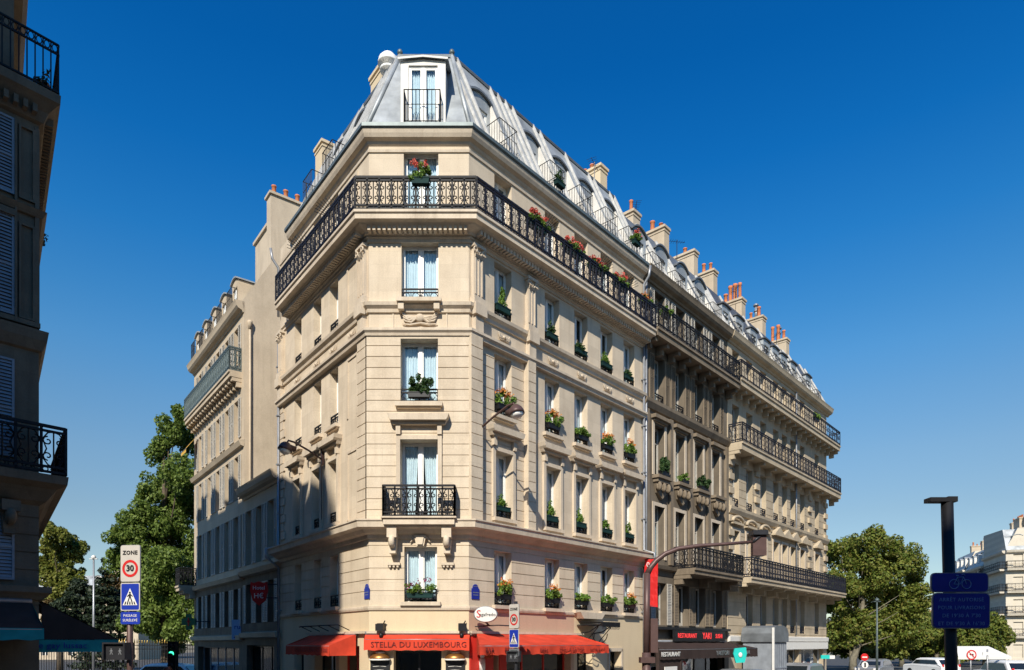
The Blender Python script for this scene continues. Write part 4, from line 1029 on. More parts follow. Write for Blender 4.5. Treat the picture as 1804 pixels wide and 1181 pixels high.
CORN = lambda z: [(-.02, z - .5), (.06, z - .48), (.1, z - .4), (.26, z - .34), (.34, z - .24), (.38, z - .1), (.42, z), (-.02, z + .02)]

# ---- the sooty house
b2 = empty('sooty_townhouse', FR.w(14.7), 0, 'dark sooty stone townhouse with white shutters between the corner hotel and the pale far house', 'building')
S0, S1 = RL + .03, 18.97
B2 = [11.95, 13.85, 15.75, 17.6]; BW = .9
ops = [(b - BW / 2, b + BW / 2, z0, z1) for b in B2 for z0, z1 in ((6.45, 8.9), (10.15, 12.4), (13.4, 15.5), (16.3, 18.35))] + [(b - .5, b + .5, 3.5, 5.4) for b in (12.1, 14.2, 15.9, 17.8)] + [(S0 + .5, 13.2, .3, 2.5), (13.5, 18.4, .3, 2.5)]
F2 = FR
F2.put('wall', wall_mesh(S0, S1, 0, 19, ops, d=-.04, reveal=.3, joints=[3.3 + .4 * i for i in range(7)]).mesh('wall', M_DARKST), b2)
hol2 = [(b, 1.16, -.85) for b in (11.6, 13.6, 15.6, 17.5)]; shell(b2, F2, S0, S1, 19.0, 22.3, 1.6, 8, M_DARKST, M_ZINCD, -.04, hol2)
band(b2, F2, 'roof_cornice', S0, S1, CORN(19.0), M_DARKTR, -.04)
band(b2, F2, 'string_course', S0, S1, [(-.02, 12.95), (.1, 12.98), (.22, 13.2), (.24, 13.34), (-.02, 13.4)], M_DARKTR, -.04)
band(b2, F2, 'string_course', S0, S1, [(-.02, 5.95), (.2, 6.0), (.26, 6.15), (-.02, 6.2)], M_DARKTR, -.04)
slab(b2, F2, S0 + .05, S1, 16.2, .72, M_DARKTR, .35, 1.0); rail(b2, F2, S0 + .1, S1 - .03, 16.2, .68, M_IRON, .42, 8)
slab(b2, F2, 13.2, S1 - .5, 6.1, 1.1, M_DARKTR, .28, 2.2); rail(b2, F2, 13.25, S1 - .55, 6.1, 1.05, M_IRON, .38, 8, r=.016)
ss2 = plainsur(BW, 2.35, 0, .16)
for z0, z1, k in ((6.45, 8.9, 2), (10.15, 12.4, 3), (13.4, 15.5, 4), (16.3, 18.35, 5)):
    for i, b in enumerate(B2):
        wo = window(F2, b2, b, z0, BW, z1 - z0, d=-.04, reveal=.3, curtain=.2 if (i + k) % 3 else None, frame=M_SHUT, guard=.4 if k == 4 else 0, transom=.7, rich=False, seed=i, shutters=.36 if k == 5 else None)
        if k in (2, 3): link('surround', ss2, wo, (0, -.3, 0))
        if k == 4:
            sh = cached(('sh4', 1), lambda: shutter_mesh(.4, z1 - z0 - .05, M_DARKTR)); link('shutter', sh, wo, (-BW / 2 - .43, -.33, .01)); link('shutter', sh, wo, (BW / 2 + .03, -.33, .01))
for i, b in enumerate((12.1, 14.2, 15.9, 17.8)):
    window(F2, b2, b, 3.5, 1.0, 1.9, d=-.04, reveal=.3, curtain=None, frame=M_SHUT, shutters=.4, smat=M_SHUT if i == 0 else M_DARKTR, rich=False)
def console():
    mb = MB(); mb.box(-.62, .62, -.34, 0, -.14, 0); mb.box(-.55, .55, -.26, 0, -.3, -.14)
    for sg in (-1, 0, 1): mb.tube([(sg * .4, -.22 - .06 * sin(t), -.5 + .14 * cos(t)) for t in [i * .7 for i in range(9)]], .09, 6)
    mb.prism([(-.5, -.3), (.5, -.3), (.36, -.75), (0, -1.0), (-.36, -.75)], -.16, 0); return mb.mesh('window_console', M_DARKTR)
for b in B2:
    F2.put('window_console', cached('console', console), b2, b, -.03, 10.12)
    a = MB(); a.fb(b - .7, b + .7, 0, .25, 12.62, 12.78); a.fb(b - .6, b + .6, 0, .14, 12.52, 12.62); F2.put('window_hood', a.mesh('window_hood', M_DARKTR), b2, 0, -.04)
a = MB()
for s in (S0 + .25, 12.9, 14.8, 16.7, S1 - .2): a.fb(s - .14, s + .14, -.05, .09, 6.25, 12.9)
F2.put('pilaster', a.mesh('pilaster', M_DARKTR), b2)
hpart2 = lambda n_, mb_, m_: F2.put(n_, mb_.mesh(n_, m_), b2)
for b in (11.6, 13.6, 15.6, 17.5): dormer(F2, b2, b, 19.0, -.85, 1.15, 2.15, .3, .9, [M_ZINC, M_ZINCD], cur=None, rail=.8, rdepth=.95)
hpart2('roof_seams', rafters(F2, S0, S1, 19, 22.3, .08, -1.6, .45, holes=hol2), M_ZINCL)
stack_px(b2, FR, 1157, 408, -2.6, .5, 1.15, 20, 2, M_NEIGH, ph=.45); stack_px(b2, FR, 1207, 450, -2.7, .45, 1.3, 20, 1, M_GABLE, ph=.4); stack_px(b2, FR, 1246, 482, -2.6, .5, 1.0, 20, 2, M_NEIGH, ph=.8); aerial(FR, 13.2, -2, 22.3, b2); aerial(FR, 17.6, -2.2, 22.3, b2, 1.8)
stack_px(b2, FR, 1112, 378, -2.2, .6, .6, 20, 1, M_GABLE)
a = MB(); s = S0 + .1; a.tube([(s, -.08, 18.4), (s, -.08, .2)], .05, 7); hpart2('downpipe', a, M_GREYMET)
shop_glazing(F2, b2, S0 + .5, 13.2, .3, 2.5, M_BLACKP); shop_glazing(F2, b2, 13.5, 18.4, .3, 2.5, M_BLACKP, mull=(14.6, 15.8, 17.1))
a = MB(); a.fb(S0 + .1, S1 - .1, -.04, .12, 2.5, 2.75); a.fb(S0 + .1, S1 - .1, -.04, .22, 3.3, 3.42); a.fb(S0 + .1, S0 + .48, -.04, .08, 0, 2.5); a.fb(18.42, S1 - .05, -.04, .08, 0, 2.5); hpart2('shopfront_panel', a, M_BLACKP)
# sushi restaurant front
g = empty('neon_sign', FR.w(15.3, .2, 2.78), FR.a, 'black fascia sign with red neon restaurant lettering on the sooty house', 'sign')
a = MB(); a.box(-2.6, 2.6, -.14, -.02, 0, .5); link('box', a.mesh('box', M_BLACKP), g); lettering('RESTAURANT', .30, M_REDNEON, g, (-1.4, -.145, .25)); lettering('YAKI', .44, M_REDNEON, g, (.6, -.145, .25)); lettering('SUSHI', .30, M_REDNEON, g, (1.9, -.145, .25))
aw = awning(FR, 'shop_awning', 11.3, 18.6, 2.75, 1.9, 2.45, .42, M_BROWNC, 'long dark brown restaurant awning under the red neon sign', f0=8.6, f1=18.2)
a = MB(); a.fb(8.65, 10.4, 1.78, 1.84, .14, 2.05); a.fb(8.6, 8.7, 1.74, 1.88, .14, 2.42); a.fb(10.36, 10.46, 1.74, 1.88, .14, 2.42); FR.put('terrace_screen', a.mesh('terrace_screen', M_BROWNC), aw)
on_face(FR, aw, 'YAKITORI', .3, M_GREYMET, 14.2, 1.935, 2.24); on_face(FR, aw, 'SUSHI BAR', .26, M_GREYMET, 16.6, 1.935, 2.24); on_face(FR, aw, 'RESTAURANT', .25, M_SIGNW, 9.45, 1.935, 2.24, bold=.02)
g = empty('wall_poster', FR.w(9.5, 1.88, .7), FR.a, 'white menu poster with small food pictures beside the banner pole', 'poster')
a = MB(); a.box(-.5, .5, -.03, 0, -.1, 1.05); link('sheet', a.mesh('sheet', M_SIGNW), g); a = MB()
for i in range(12): x, z = -.38 + (i % 4) * .25, .1 + (i // 4) * .28; a.lathe([(.08, 0), (.06, .02)], 9, (x, 0, 0)); 
a.v = [(x, -.03 - z, .12 + (i // 18 // 4) * .28 + y) for i, (x, y, z) in enumerate(a.v)]; link('food_pictures', a.mesh('food_pictures', M_FADED), g)
g = empty('hanging_sign', FR.w(15.2, 2.3, 1.9), 0, 'small turquoise five-sided sign hanging before the dark restaurant awning', 'sign')
a = MB(); a.prism([(-.26, .55), (.26, .6), (.3, .3), (.2, -.1), (-.2, -.12), (-.32, .3)], -.05, .05); link('panel', a.mesh('panel', M_TURQ), g); a = MB(); a.ball((0, -.07, .25), .1, .03, .12, 8); link('emblem', a.mesh('emblem', M_SIGNW), g)
a = MB(); a.tube([(0, 0, .55), (0, .4, .7)], .02, 5); link('bracket', a.mesh('bracket', M_DKMET), g)
for i, (b, k, kd) in enumerate(((11.95, 'tall trailing plants', 'bush'), (13.85, 'low leafy plants', 'green'), (15.75, 'tall leafy plants', 'bush'))):
    flower_box(FR, b, .2, 10.14, kd, f'{k} on the {ORD[i]} carved window ledge of the sooty house', 'plants on the sooty house ledges', .7)
flower_box(FR, 11.5, .55, 16.9, 'green', 'pale green plant on the sooty house railing next to the hotel', None, .5)

# ---- the pale house at the end of the avenue block
b3 = empty('pale_townhouse', FR.w(27), 0, 'pale stone townhouse with three long balconies closing the far end of the avenue block', 'building')
T0, T1 = 18.97, 34.9
B3 = [19.95, 21.75, 23.7, 25.6, 27.0, 28.4, 30.1, 32.9]; W3 = .85
lv = ((6.3, 8.7, 2), (10.0, 12.3, 3), (13.3, 15.4, 4), (16.6, 18.3, 5))
ops = [(b - W3 / 2, b + W3 / 2, z0, z1) for b in B3 for z0, z1, k in lv] + [(b - .45, b + .45, 3.3, 5.4) for b in B3[1:]] + [(24.2, 29.5, .3, 2.3), (29.9, 34.2, .3, 2.3)]
FR.put('wall', wall_mesh(T0, T1, 0, 19, ops, reveal=.28, joints=[3.2 + .42 * i for i in range(7)] + [6.8 + .42 * i for i in range(14)], jd=.02).mesh('wall', M_PALEST), b3)
hol3 = [(b, 1.0, -.55) for b in B3]; shell(b3, FR, T0, T1, 19.0, 22.2, 1.5, 9, M_PALEST, M_SLATE, 0, hol3)
band(b3, FR, 'roof_cornice', T0, T1 + .3, CORN(19.0), M_PALEST)
band(b3, FR, 'string_course', T0, T1, [(-.02, 9.5), (.1, 9.55), (.2, 9.75), (.22, 9.9), (-.02, 9.95)], M_PALEST); band(b3, FR, 'string_course', T0, T1, [(-.02, 2.75), (.14, 2.8), (.16, 3.05), (-.02, 3.1)], M_SIGNW)
slab(b3, FR, T0 + .05, T1 + .7, 16.45, .75, M_PALEST, .35, .9); rail(b3, FR, T0 + .1, T1 + .65, 16.45, .7, M_IRONB, .8, 6, .95, 1)
slab(b3, FR, T0 + .05, T1 + .7, 13.15, .8, M_PALEST, .4, 1.6); rail(b3, FR, T0 + .1, T1 + .65, 13.15, .75, M_IRONB, .5, 7)
slab(b3, FR, T0 + .05, T1 + .1, 6.1, 1.3, M_PALEST, .3, 1.6); rail(b3, FR, T0 + .1, T1 + .05, 6.1, 1.24, M_IRONB, .4, 8, r=.016)
for z0, z1, k in lv:
    for i, b in enumerate(B3):
        wo = window(FR, b3, b, z0, W3, z1 - z0, curtain=.2 if (i * 3 + k) % 4 else None, frame=M_SHUT, guard=.4 if k == 3 else 0, rich=False, gmat=M_IRONB, seed=i, transom=.72)
        if k == 2: link('surround', cached('ps3', lambda: plainsur(W3, 2.4, 0, .14)), wo, (0, -.26, 0))
for b in B3[1:]: window(FR, b3, b, 3.3, .9, 2.1, curtain=None, frame=M_SHUT, rich=False, guard=.4, gmat=M_IRONB)
for i, b in enumerate(B3):
    a = MB(); e = .72
    if i in (0, 1, 2): a.tube([(b + e * cos(t), -.16, 9.1 + .32 * sin(t)) for t in [j * pi / 8 for j in range(9)]], .09, 6); a.fb(b - e, b + e, 0, .2, 9.0, 9.12)
    else: a.prism([(b - e, 9.05), (b + e, 9.05), (b + e, 9.16), (b, 9.6), (b - e, 9.16)], -.28, 0)
    FR.put('pediment', a.mesh('pediment', M_PALEST), b3)
a = MB()
for s in (T0 + .3, 22.7, 31.4, T1 - .35):
    for j in range(18):
        if j % 2 == 0: a.fb(s - .28, s + .28, 0, .12, 6.15 + j * .37, 6.48 + j * .37)
FR.put('quoins', a.mesh('quoins', M_PALEST), b3)
a = MB(); s = 28.0; a.tube([(s + .75, -.1, 18.5), (s + .75, -.1, 3.2)], .05, 6); FR.put('downpipe', a.mesh('downpipe', M_GREYMET), b3)
for b in B3: dormer(FR, b3, b, 19.0, -.55, .99, 1.85, .06, 1.2, [M_ZINC, M_SLATE], opw=.66, cur=.1, rail=.7, rdepth=.66)
FR.put('roof_seams', rafters(FR, T0, T1, 19, 22.2, .12, -1.5, 1.0, holes=hol3).mesh('roof_seams', M_ZINCL), b3)
for px, py, n_, fl_, w_ in ((1291, 533, 4, 0, 1.35), (1330, 563, 2, 1, 1.2), (1371, 602, 3, 1, 1.3)): stack_px(b3, FR, px, py, -2.3, .55, w_, 20, n_, M_NEIGH, flue=bool(fl_), ph=.85)
aerial(FR, 24.5, -2, 22.2, b3, 2.0); aerial(FR, 31, -2, 22.2, b3, 1.4)
shop_glazing(FR, b3, 24.2, 29.5, .3, 2.3, M_SIGNW, mull=(25.5, 26.8, 28.1)); shop_glazing(FR, b3, 29.9, 34.2, .3, 2.3, M_SIGNW, mull=(31.3, 32.7))
a = MB(); a.fb(23.6, 34.6, 0, .2, 2.3, 2.75); FR.put('shop_fascia', a.mesh('shop_fascia', M_SIGNW), b3)
flower_box(FR, 30.9, .6, 17.1, 'green', 'leafy planter on the top railing of the pale far house', None, .9)
g = empty('site_hut', FR.w(21.2, 1.1, 0), FR.a, 'grey vertical-boarded site hut standing against the pale far house', 'hut')
a = MB(); a.box(-1.0, .9, -.8, .8, .1, 2.75)
for i in range(8): a.box(-1.0 + i * .26, -.97 + i * .26, -.825, -.8, .1, 2.7)
a.box(-1.0, .9, -.83, -.8, 1.35, 1.42); a.box(.1, .16, -.84, -.8, 1.1, 1.3)
link('boards', a.mesh('boards', M_GREY), g); a = MB(); a.prism([(-1.1, 2.75), (1.0, 2.75), (1.02, 3.2), (.8, 3.5), (.3, 3.62), (-.5, 3.62), (-1.0, 3.5), (-1.12, 3.2)], -.88, .85); link('roof', a.mesh('roof', M_ZINCD), g); a = MB(); a.box(-1.12, -1.02, -.9, -.8, .1, 3.5); link('corner_post', a.mesh('corner_post', M_SIGNW), g)

# ---- low wing and neighbour in the side street
b4 = empty('low_wing', FL.w(-10.8), 0, 'low three-storey stone wing with louvred shutters between the hotel and the side-street house', 'building')
V0, V1 = -13.2, LL - .03
B4 = [-9.3, -10.9, -12.4]
ops = [(b - .42, b + .42, z0, z1) for b in B4 for z0, z1 in ((6.3, 8.8), (3.6, 5.4))] + [(-12.8, -9.0, .2, 2.6)]
FL.put('wall', wall_mesh(V0, V1, 5.9, 9.75, ops[:1] + ops[2:3] + ops[4:5]).mesh('wall', M_NEIGH), b4)
FL.put('base', wall_mesh(V0, V1, 0, 5.9, ops[1:2] + ops[3:4] + ops[5:], joints=[3.3 + .4 * i for i in range(7)]).mesh('base', M_DARKST), b4)  # darker stone down here paints in the shade of the side street
a = MB(); a.face([(V0, 0, 9.75), (V1, 0, 9.75), (V1, 5, 11), (V0, 5, 11)]); FL.put('flat_roof', a.mesh('flat_roof', M_ZINCD), b4)
a = MB(); a.face([(V0, 5, 0), (V1, 5, 0), (V1, 5, 11), (V0, 5, 11)]); FL.put('party_wall', a.mesh('party_wall', M_GABLE), b4)
band(b4, FL, 'roof_cornice', V0, V1, CORN(9.85), M_NEIGH); band(b4, FL, 'string_course', V0, V1, [(-.02, 5.75), (.2, 5.8), (.3, 6.0), (-.02, 6.1)], M_NEIGH); band(b4, FL, 'string_course', V0, V1, [(-.02, 2.9), (.2, 2.95), (.25, 3.15), (-.02, 3.2)], M_NEIGH)
for b in B4:
    for z0, z1 in ((6.3, 8.8), (3.6, 5.4)): window(FL, b4, b, z0, .84, z1 - z0, curtain=None, frame=M_SHUT, shutters=.36, rich=False)
shop_glazing(FL, b4, -12.8, -9.0, .2, 2.6, M_BLACKP, mull=(-11.5, -10.2))
b5 = empty('side_street_house', FL.w(-18), 0, 'buff stone house with bare rendered gable and long grey balcony, left side street', 'building')
Q0, Q1 = -22.9, -13.2
B5 = [-14.4, -16.0, -17.7, -19.4, -21.4]
lv5 = ((6.3, 8.8), (9.6, 11.7), (12.5, 14.4), (16.1, 17.9))
ops = [(b - .4, b + .4, z0, z1) for b in B5 for z0, z1 in lv5 + ((3.5, 5.3),)] + [(-22, -14, .2, 2.5)]
FL.put('wall', wall_mesh(Q0, Q1, 5.85, 18.7, [o for o in ops if o[2] > 6]).mesh('wall', M_NEIGH), b5)
FL.put('base', wall_mesh(Q0, Q1, 0, 5.85, [o for o in ops if o[2] < 6], joints=[3.3 + .4 * i for i in range(7)]).mesh('base', M_DARKST), b5)  # lower storeys coloured darker in place of street shade
band(b5, FL, 'roof_cornice', Q0, Q1, CORN(18.75), M_NEIGH); band(b5, FL, 'string_course', Q0, Q1, [(-.02, 11.95), (.15, 12.0), (.25, 12.2), (-.02, 12.3)], M_NEIGH); band(b5, FL, 'string_course', Q0, Q1, [(-.02, 5.65), (.2, 5.7), (.3, 5.9), (-.02, 6.0)], M_NEIGH); band(b5, FL, 'string_course', Q0, Q1, [(-.02, 2.8), (.2, 2.85), (.25, 3.05), (-.02, 3.1)], M_NEIGH)
slab(b5, FL, Q0 + .2, Q1 - .35, 15.55, .6, M_NEIGH, .3, .5); rail(b5, FL, Q0 + .22, Q1 - .4, 15.55, .56, M_IRONG, .3, 7, 1.1, r=.018)
slab(b5, FL, Q0 - .7, Q0 + .5, 6.0, .9, M_NEIGH, .3, .6); rail(b5, FL, Q0 - .65, Q0 + .45, 6.0, .85, M_IRON, .4, 7)
for z0, z1 in lv5 + ((3.5, 5.3),):
    for i, b in enumerate(B5): window(FL, b5, b, z0, .8, z1 - z0, curtain=.15 if i % 2 else None, frame=M_SHUT, shutters=.36, rich=False)
shop_glazing(FL, b5, -22, -14, .2, 2.5, M_GREY, mull=(-20.5, -19, -17.5, -16))
a = MB()      # gable with its stepped chimney outline
gp = [(0, 0), (0, 18.75), (1.0, 22.0), (1.02, 23.6)]
pts = [(0, 0), (0, 18.4), (-.1, 18.75), (1.25, 21.0), (1.25, 24.35), (3.6, 24.35), (3.6, 22.5), (8.5, 22.5), (8.5, 0)]
for s in (Q1, Q1 - .6):
    a.face([(s, x, z) for x, z in pts])
for i in range(1, len(pts) - 1):
    p0, p1 = pts[i], pts[i + 1]; a.face([(Q1, p0[0], p0[1]), (Q1, p1[0], p1[1]), (Q1 - .6, p1[0], p1[1]), (Q1 - .6, p0[0], p0[1])])
FL.put('gable_wall', a.mesh('gable_wall', M_GABLE), b5)
a = MB(); a.fb(Q1 - .7, Q1 + .08, -3.7, -1.17, 24.35, 24.47); FL.put('chimney_cap', a.mesh('chimney_cap', M_GABLE), b5)
for i in range(4):
    FL.put('chimney_pot', cached(('pot', .5), lambda: _pot(.5)), b5, Q1 - .3, -(1.5 + i * .58), 24.47)
a = MB(); a.fb(Q1 - 3.2, Q1 - 1.2, -2.2, -1.5, 19, 23.4); a.fb(Q1 - 3.3, Q1 - 1.1, -2.3, -1.4, 23.4, 23.55); FL.put('chimney', a.mesh('chimney', M_GABLE), b5)
b = MB(); b.face([(Q0, -.12, 18.75), (Q1 - .6, -.12, 18.75), (Q1 - .6, 1.5, 21.2), (Q0, 1.5, 21.2)]); b.face([(Q0, 1.5, 21.2), (Q1 - .6, 1.5, 21.2), (Q1 - .6, 8.5, 22), (Q0, 8.5, 22)]); b.face([(Q0, -.12, 18.75), (Q0, 1.5, 21.2), (Q0, 8.5, 22), (Q0, 8.5, 18)]); FL.put('mansard_roof', b.mesh('mansard_roof', M_ZINCD), b5)
a = MB(); a.face([(Q0, 0, 0), (Q0, 0, 18.75), (Q0, 8.5, 18.75), (Q0, 8.5, 0)]); a.face([(Q0, 8.5, 0), (Q1, 8.5, 0), (Q1, 8.5, 22), (Q0, 8.5, 22)]); FL.put('party_wall', a.mesh('party_wall', M_NEIGH), b5)
for b in (-14.6, -16.5, -18.3, -20.1, -21.9): dormer(FL, b5, b, 18.8, .02, .95, 1.4, .16, 1.6, [M_NEIGH, M_ZINC], cur=.1, rail=.95, rdepth=.25)
a = MB(); a.tube([(Q1 + .08, .25, 17.6), (Q1 + .08, .25, 3)], .05, 8); a.lathe([(.07, 0), (.11, .3), (.11, .4)], 10, (Q1 + .08, .25, 17.5)); FL.put('downpipe', a.mesh('downpipe', M_NEIGH), b5)
g = empty('window_awning', FL.w(Q0 + .6, .15, 14.4), FL.a, 'small yellow blind on the end window below the long grey balcony', 'blind'); a = MB(); a.face([(-.6, 0, 0), (.6, 0, 0), (.6, -.55, -.75), (-.6, -.55, -.75)]); a.face([(-.6, -.55, -.75), (.6, -.55, -.75), (.6, -.55, -.95), (-.6, -.55, -.95)]); link('canvas', a.mesh('canvas', plain('yellow_canvas', (.62, .36, .06), .8, 0, .1)), g)
a = MB(); a.tube([(-.6, -.55, -.75), (.6, -.55, -.75)], .02, 6); link('rod', a.mesh('rod', M_GREYMET), g)

# shield hotel sign, panel sign, pharmacy cross in the side street
g = empty('hotel_sign', FL.w(LL - .35, .75, 4.75), 0, 'red shield-shaped hotel sign with white letters hanging in the shaded side street', 'sign')
a = MB(); P = [(-.33, .45), (-.2, .40), (0, .47), (.2, .40), (.33, .45), (.36, .1), (.26, -.3), (0, -.52), (-.26, -.3), (-.36, .1)]; a.prism(P, -.05, .05); link('panel', a.mesh('panel', M_SIGNR), g); lettering('Hotel', .22, M_SIGNW, g, (0, -.055, .2)); lettering('H€', .3, M_SIGNW, g, (0, -.055, -.13))
a = MB(); a.tube([(.36, 0, .35), (.75, .15, .35)], .02, 5); a.tube([(.3, 0, -.2), (.75, .15, -.2)], .02, 5); link('bracket', a.mesh('bracket', M_DKMET), g)
g = empty('panel_sign', at(422, 1127, 32.5), 0, 'pale blue square panel sign with dark blue letters projecting over the shaded side-street shop', 'sign')
a = MB(); a.box(-.35, .35, -.06, .06, 0, .95); link('panel', a.mesh('panel', plain('pale_blue_panel', (.30, .45, .66), .5, 0, .05)), g); lettering('rup', .34, M_SIGNB, g, (0, -.065, .6)); a = MB(); a.box(-.25, .25, -.07, -.06, .08, .13); link('lettering_line', a.mesh('lettering_line', M_SIGNB), g)
a = MB(); a.tube([(.35, 0, .5), (.9, .35, .5)], .025, 5); link('bracket', a.mesh('bracket', M_DKMET), g)
M_PHG = plain('pharmacy_green', (.015, .12, .05), .5, 0, .1)
g = empty('pharmacy_sign', at(333, 1108, 37), 0, 'dark green pharmacy cross sign with a red emblem at the end of the side street', 'sign')
a = MB(); a.box(-.13, .13, -.06, .06, -.05, .8); a.box(-.38, -.13, -.06, .06, .2, .56); a.box(.13, .38, -.06, .06, .2, .56); link('cross', a.mesh('cross', M_PHG), g); a = MB(); a.box(-.03, .03, -.08, -.06, .16, .6); a.box(-.09, .09, -.08, -.065, .36, .42); link('emblem', a.mesh('emblem', M_SIGNR), g)
a = MB(); a.tube([(.38, 0, .4), (1.1, .3, .4)], .03, 5); link('bracket', a.mesh('bracket', M_DKMET), g)
# ================================================================== the dark corner house on the left
C0 = Vector((-10.07, 14.5, 0))
FA = Fac(C0.x, C0.y, .8983, 1.0)                    # front: s runs from -12 to 0 at the corner
FB = Fac(C0.x, C0.y, -.7725, 1.0)                   # side street front: s runs away from the corner
b6 = empty('brown_corner_house', tuple(C0), 0, 'shadowed brown stone corner house with iron balconies at the left edge', 'building')
ZL = 15.0
def lz(py, d=0): return EYE + (HY - py) / FPX * (C0.y - .668 * d)
zb1, zb5 = 6.25, 14.35
BA = [-1.44, -3.7, -5.7, -7.7]; WA = 1.0
lvA = ((4.0, 5.4), (6.55, 8.6), (9.5, 11.6), (12.0, 13.6))
ops = [(b - WA / 2, b + WA / 2, z0, z1) for b in BA for z0, z1 in lvA] + [(-9, -.9, .3, 2.6)]
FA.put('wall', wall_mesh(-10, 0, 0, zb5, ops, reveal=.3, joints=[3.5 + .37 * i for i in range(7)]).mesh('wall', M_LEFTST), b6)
ob = [(s - .5, s + .5, z0, z1) for s in (2.0, 4.2, 6.4) for z0, z1 in lvA]
FB.put('wall', None, b6) if False else None
FBr = Fac(C0.x, C0.y, -.7725, 1.0); 
# the side front faces right: build it with its outward side flipped
LB = 16.0
FS = Fac(FB.w(LB).x, FB.w(LB).y, .7725, -1.0)          # runs back to the corner; outwards is left, so use negative d
def fs(mb, name, mat):
    mb.v = [(x, -y, z) for x, y, z in mb.v]; mb.f = [f[::-1] for f in mb.f]
    return FS.put(name, mb.mesh(name, mat), b6)
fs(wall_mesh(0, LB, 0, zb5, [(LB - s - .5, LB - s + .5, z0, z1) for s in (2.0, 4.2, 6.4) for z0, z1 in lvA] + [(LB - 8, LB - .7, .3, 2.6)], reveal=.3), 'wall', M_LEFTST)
# shutters lie open along the front
for z0, z1 in lvA:
    for i, b in enumerate(BA): window(FA, b6, b, z0, WA, z1 - z0, reveal=.3, curtain=.2, frame=M_SHUT, shutters=.48, smat=M_GREY, rich=False, guard=.4 if z0 > 9 else 0)
pl = [FA.w(-10), FA.w(0), FB.w(LB)]
def lcourse(name, prof, mat, path=pl):
    return link(name, sweep(path, prof, base=C0).mesh(name, mat), b6)
# outward on this path is to the right of its heading
pl = [FA.w(-10), FA.w(0), FB.w(LB)]
lcourse('first_floor_cornice', [(-.02, 3.58), (.08, 3.62), (.14, 3.7), (.22, 3.76), (.22, 3.88), (-.02, 3.9)], M_LEFTST)
lcourse('balcony_slab', [(-.02, 5.6), (.12, 5.7), (.3, 5.95), (.48, 6.05), (.5, 6.22), (-.02, zb1)], M_LEFTST)
lcourse('string_course', [(-.02, 8.85), (.06, 8.9), (.14, 9.1), (.17, 9.3), (-.02, 9.36)], M_LEFTST)
lcourse('string_course', [(-.02, 11.7), (.06, 11.72), (.14, 11.85), (-.02, 11.9)], M_LEFTST)
lcourse('balcony_slab', [(-.02, 13.7), (.08, 13.75), (.16, 13.95), (.3, 14.1), (.36, 14.15), (.37, 14.33), (-.02, zb5)], M_LEFTST)
a = MB(); n = 60
for i in range(n): s = -9.9 + 9.9 * i / n; a.fb(s, s + .08, .06, .26, 13.82, 13.98)
FA.put('dentils', a.mesh('dentils', M_LEFTST), b6)
a = MB()
for i in range(122): s = LB * i / 122; a.box(s, s + .08, .06, .26, 13.82, 13.98)
FS.put('dentils', a.mesh('dentils', M_LEFTST), b6)
# corner panels framed in stone
a = MB()
for z0, z1 in ((9.5, 11.5), (12.0, 13.55)):
    for x0, x1, q0, q1 in ((-.36, -.32, z0, z1), (-.12, -.08, z0, z1), (-.32, -.12, z1 - .05, z1), (-.32, -.12, z0, z0 + .05)): a.fb(x0, x1, 0, .05, q0, q1)
a.fb(-.44, -.40, 0, .08, 9.4, 13.6); a.fb(-.9, .0, .0, .12, 9.36, 9.46); a.fb(-2.0, -.44, .0, .1, 11.55, 11.68); a.fb(-.08, .0, 0, .05, 9.4, 13.6)
FA.put('corner_panel', a.mesh('corner_panel', M_LEFTST), b6)
a = MB()
for s in (-.55, -2.7): 
    a.fb(s - .16, s + .16, 0, .34, 5.4, 5.62); a.prism([(s - .14, 5.4), (s + .14, 5.4), (s + .1, 4.95), (s - .1, 4.95)], -.2, 0); a.tube([(s, -.22 + .1 * sin(t), 5.3 + .1 * cos(t)) for t in [i * .7 for i in range(10)]], .1, 6)
FA.put('balcony_console', a.mesh('balcony_console', M_LEFTST), b6)
cb = tan((FB.a - FA.a) / 2)
FA.put('balcony_railing', railing_mb(3.6 + .45 * abs(cb), .98, .45, .015, 11, x0=-3.6, y=-.45, z0=zb1).mesh('balcony_railing', M_IRON), b6)
x = .84 * abs(cb)
rb = railing_mb(3.4 + .45 * abs(cb), .98, .45, .015, 11, x0=LB - 3.4, y=.45, z0=zb1); FS.put('balcony_railing', rb.mesh('balcony_railing', M_IRON), b6)
# top railing of plain bars with an openwork band
def barrail(x0, x1, y, z0):
    mb = MB(); h = 1.05
    for z in (.04, h - .2, h): mb.box(x0, x1, y - .018, y + .018, z0 + z - .018, z0 + z + .018)
    n = int((x1 - x0) / .14)
    for i in range(n + 1): xx = x0 + (x1 - x0) * i / n; mb.box(xx - .011, xx + .011, y - .011, y + .011, z0, z0 + h)
    for i in range(n): xx = x0 + (x1 - x0) * (i + .5) / n; mb.rib([(xx + .05 * cos(t), z0 + h - .1 + .075 * sin(t)) for t in [pi * 2 * u / 8 for u in range(9)]], .010, 0, y)
    return mb
FA.put('balcony_railing', barrail(-8, .33 * abs(cb), -.33, zb5).mesh('balcony_railing', M_IRON), b6)
FS.put('balcony_railing', barrail(0, LB + .33 * abs(cb), .33, zb5).mesh('balcony_railing', M_IRON), b6)
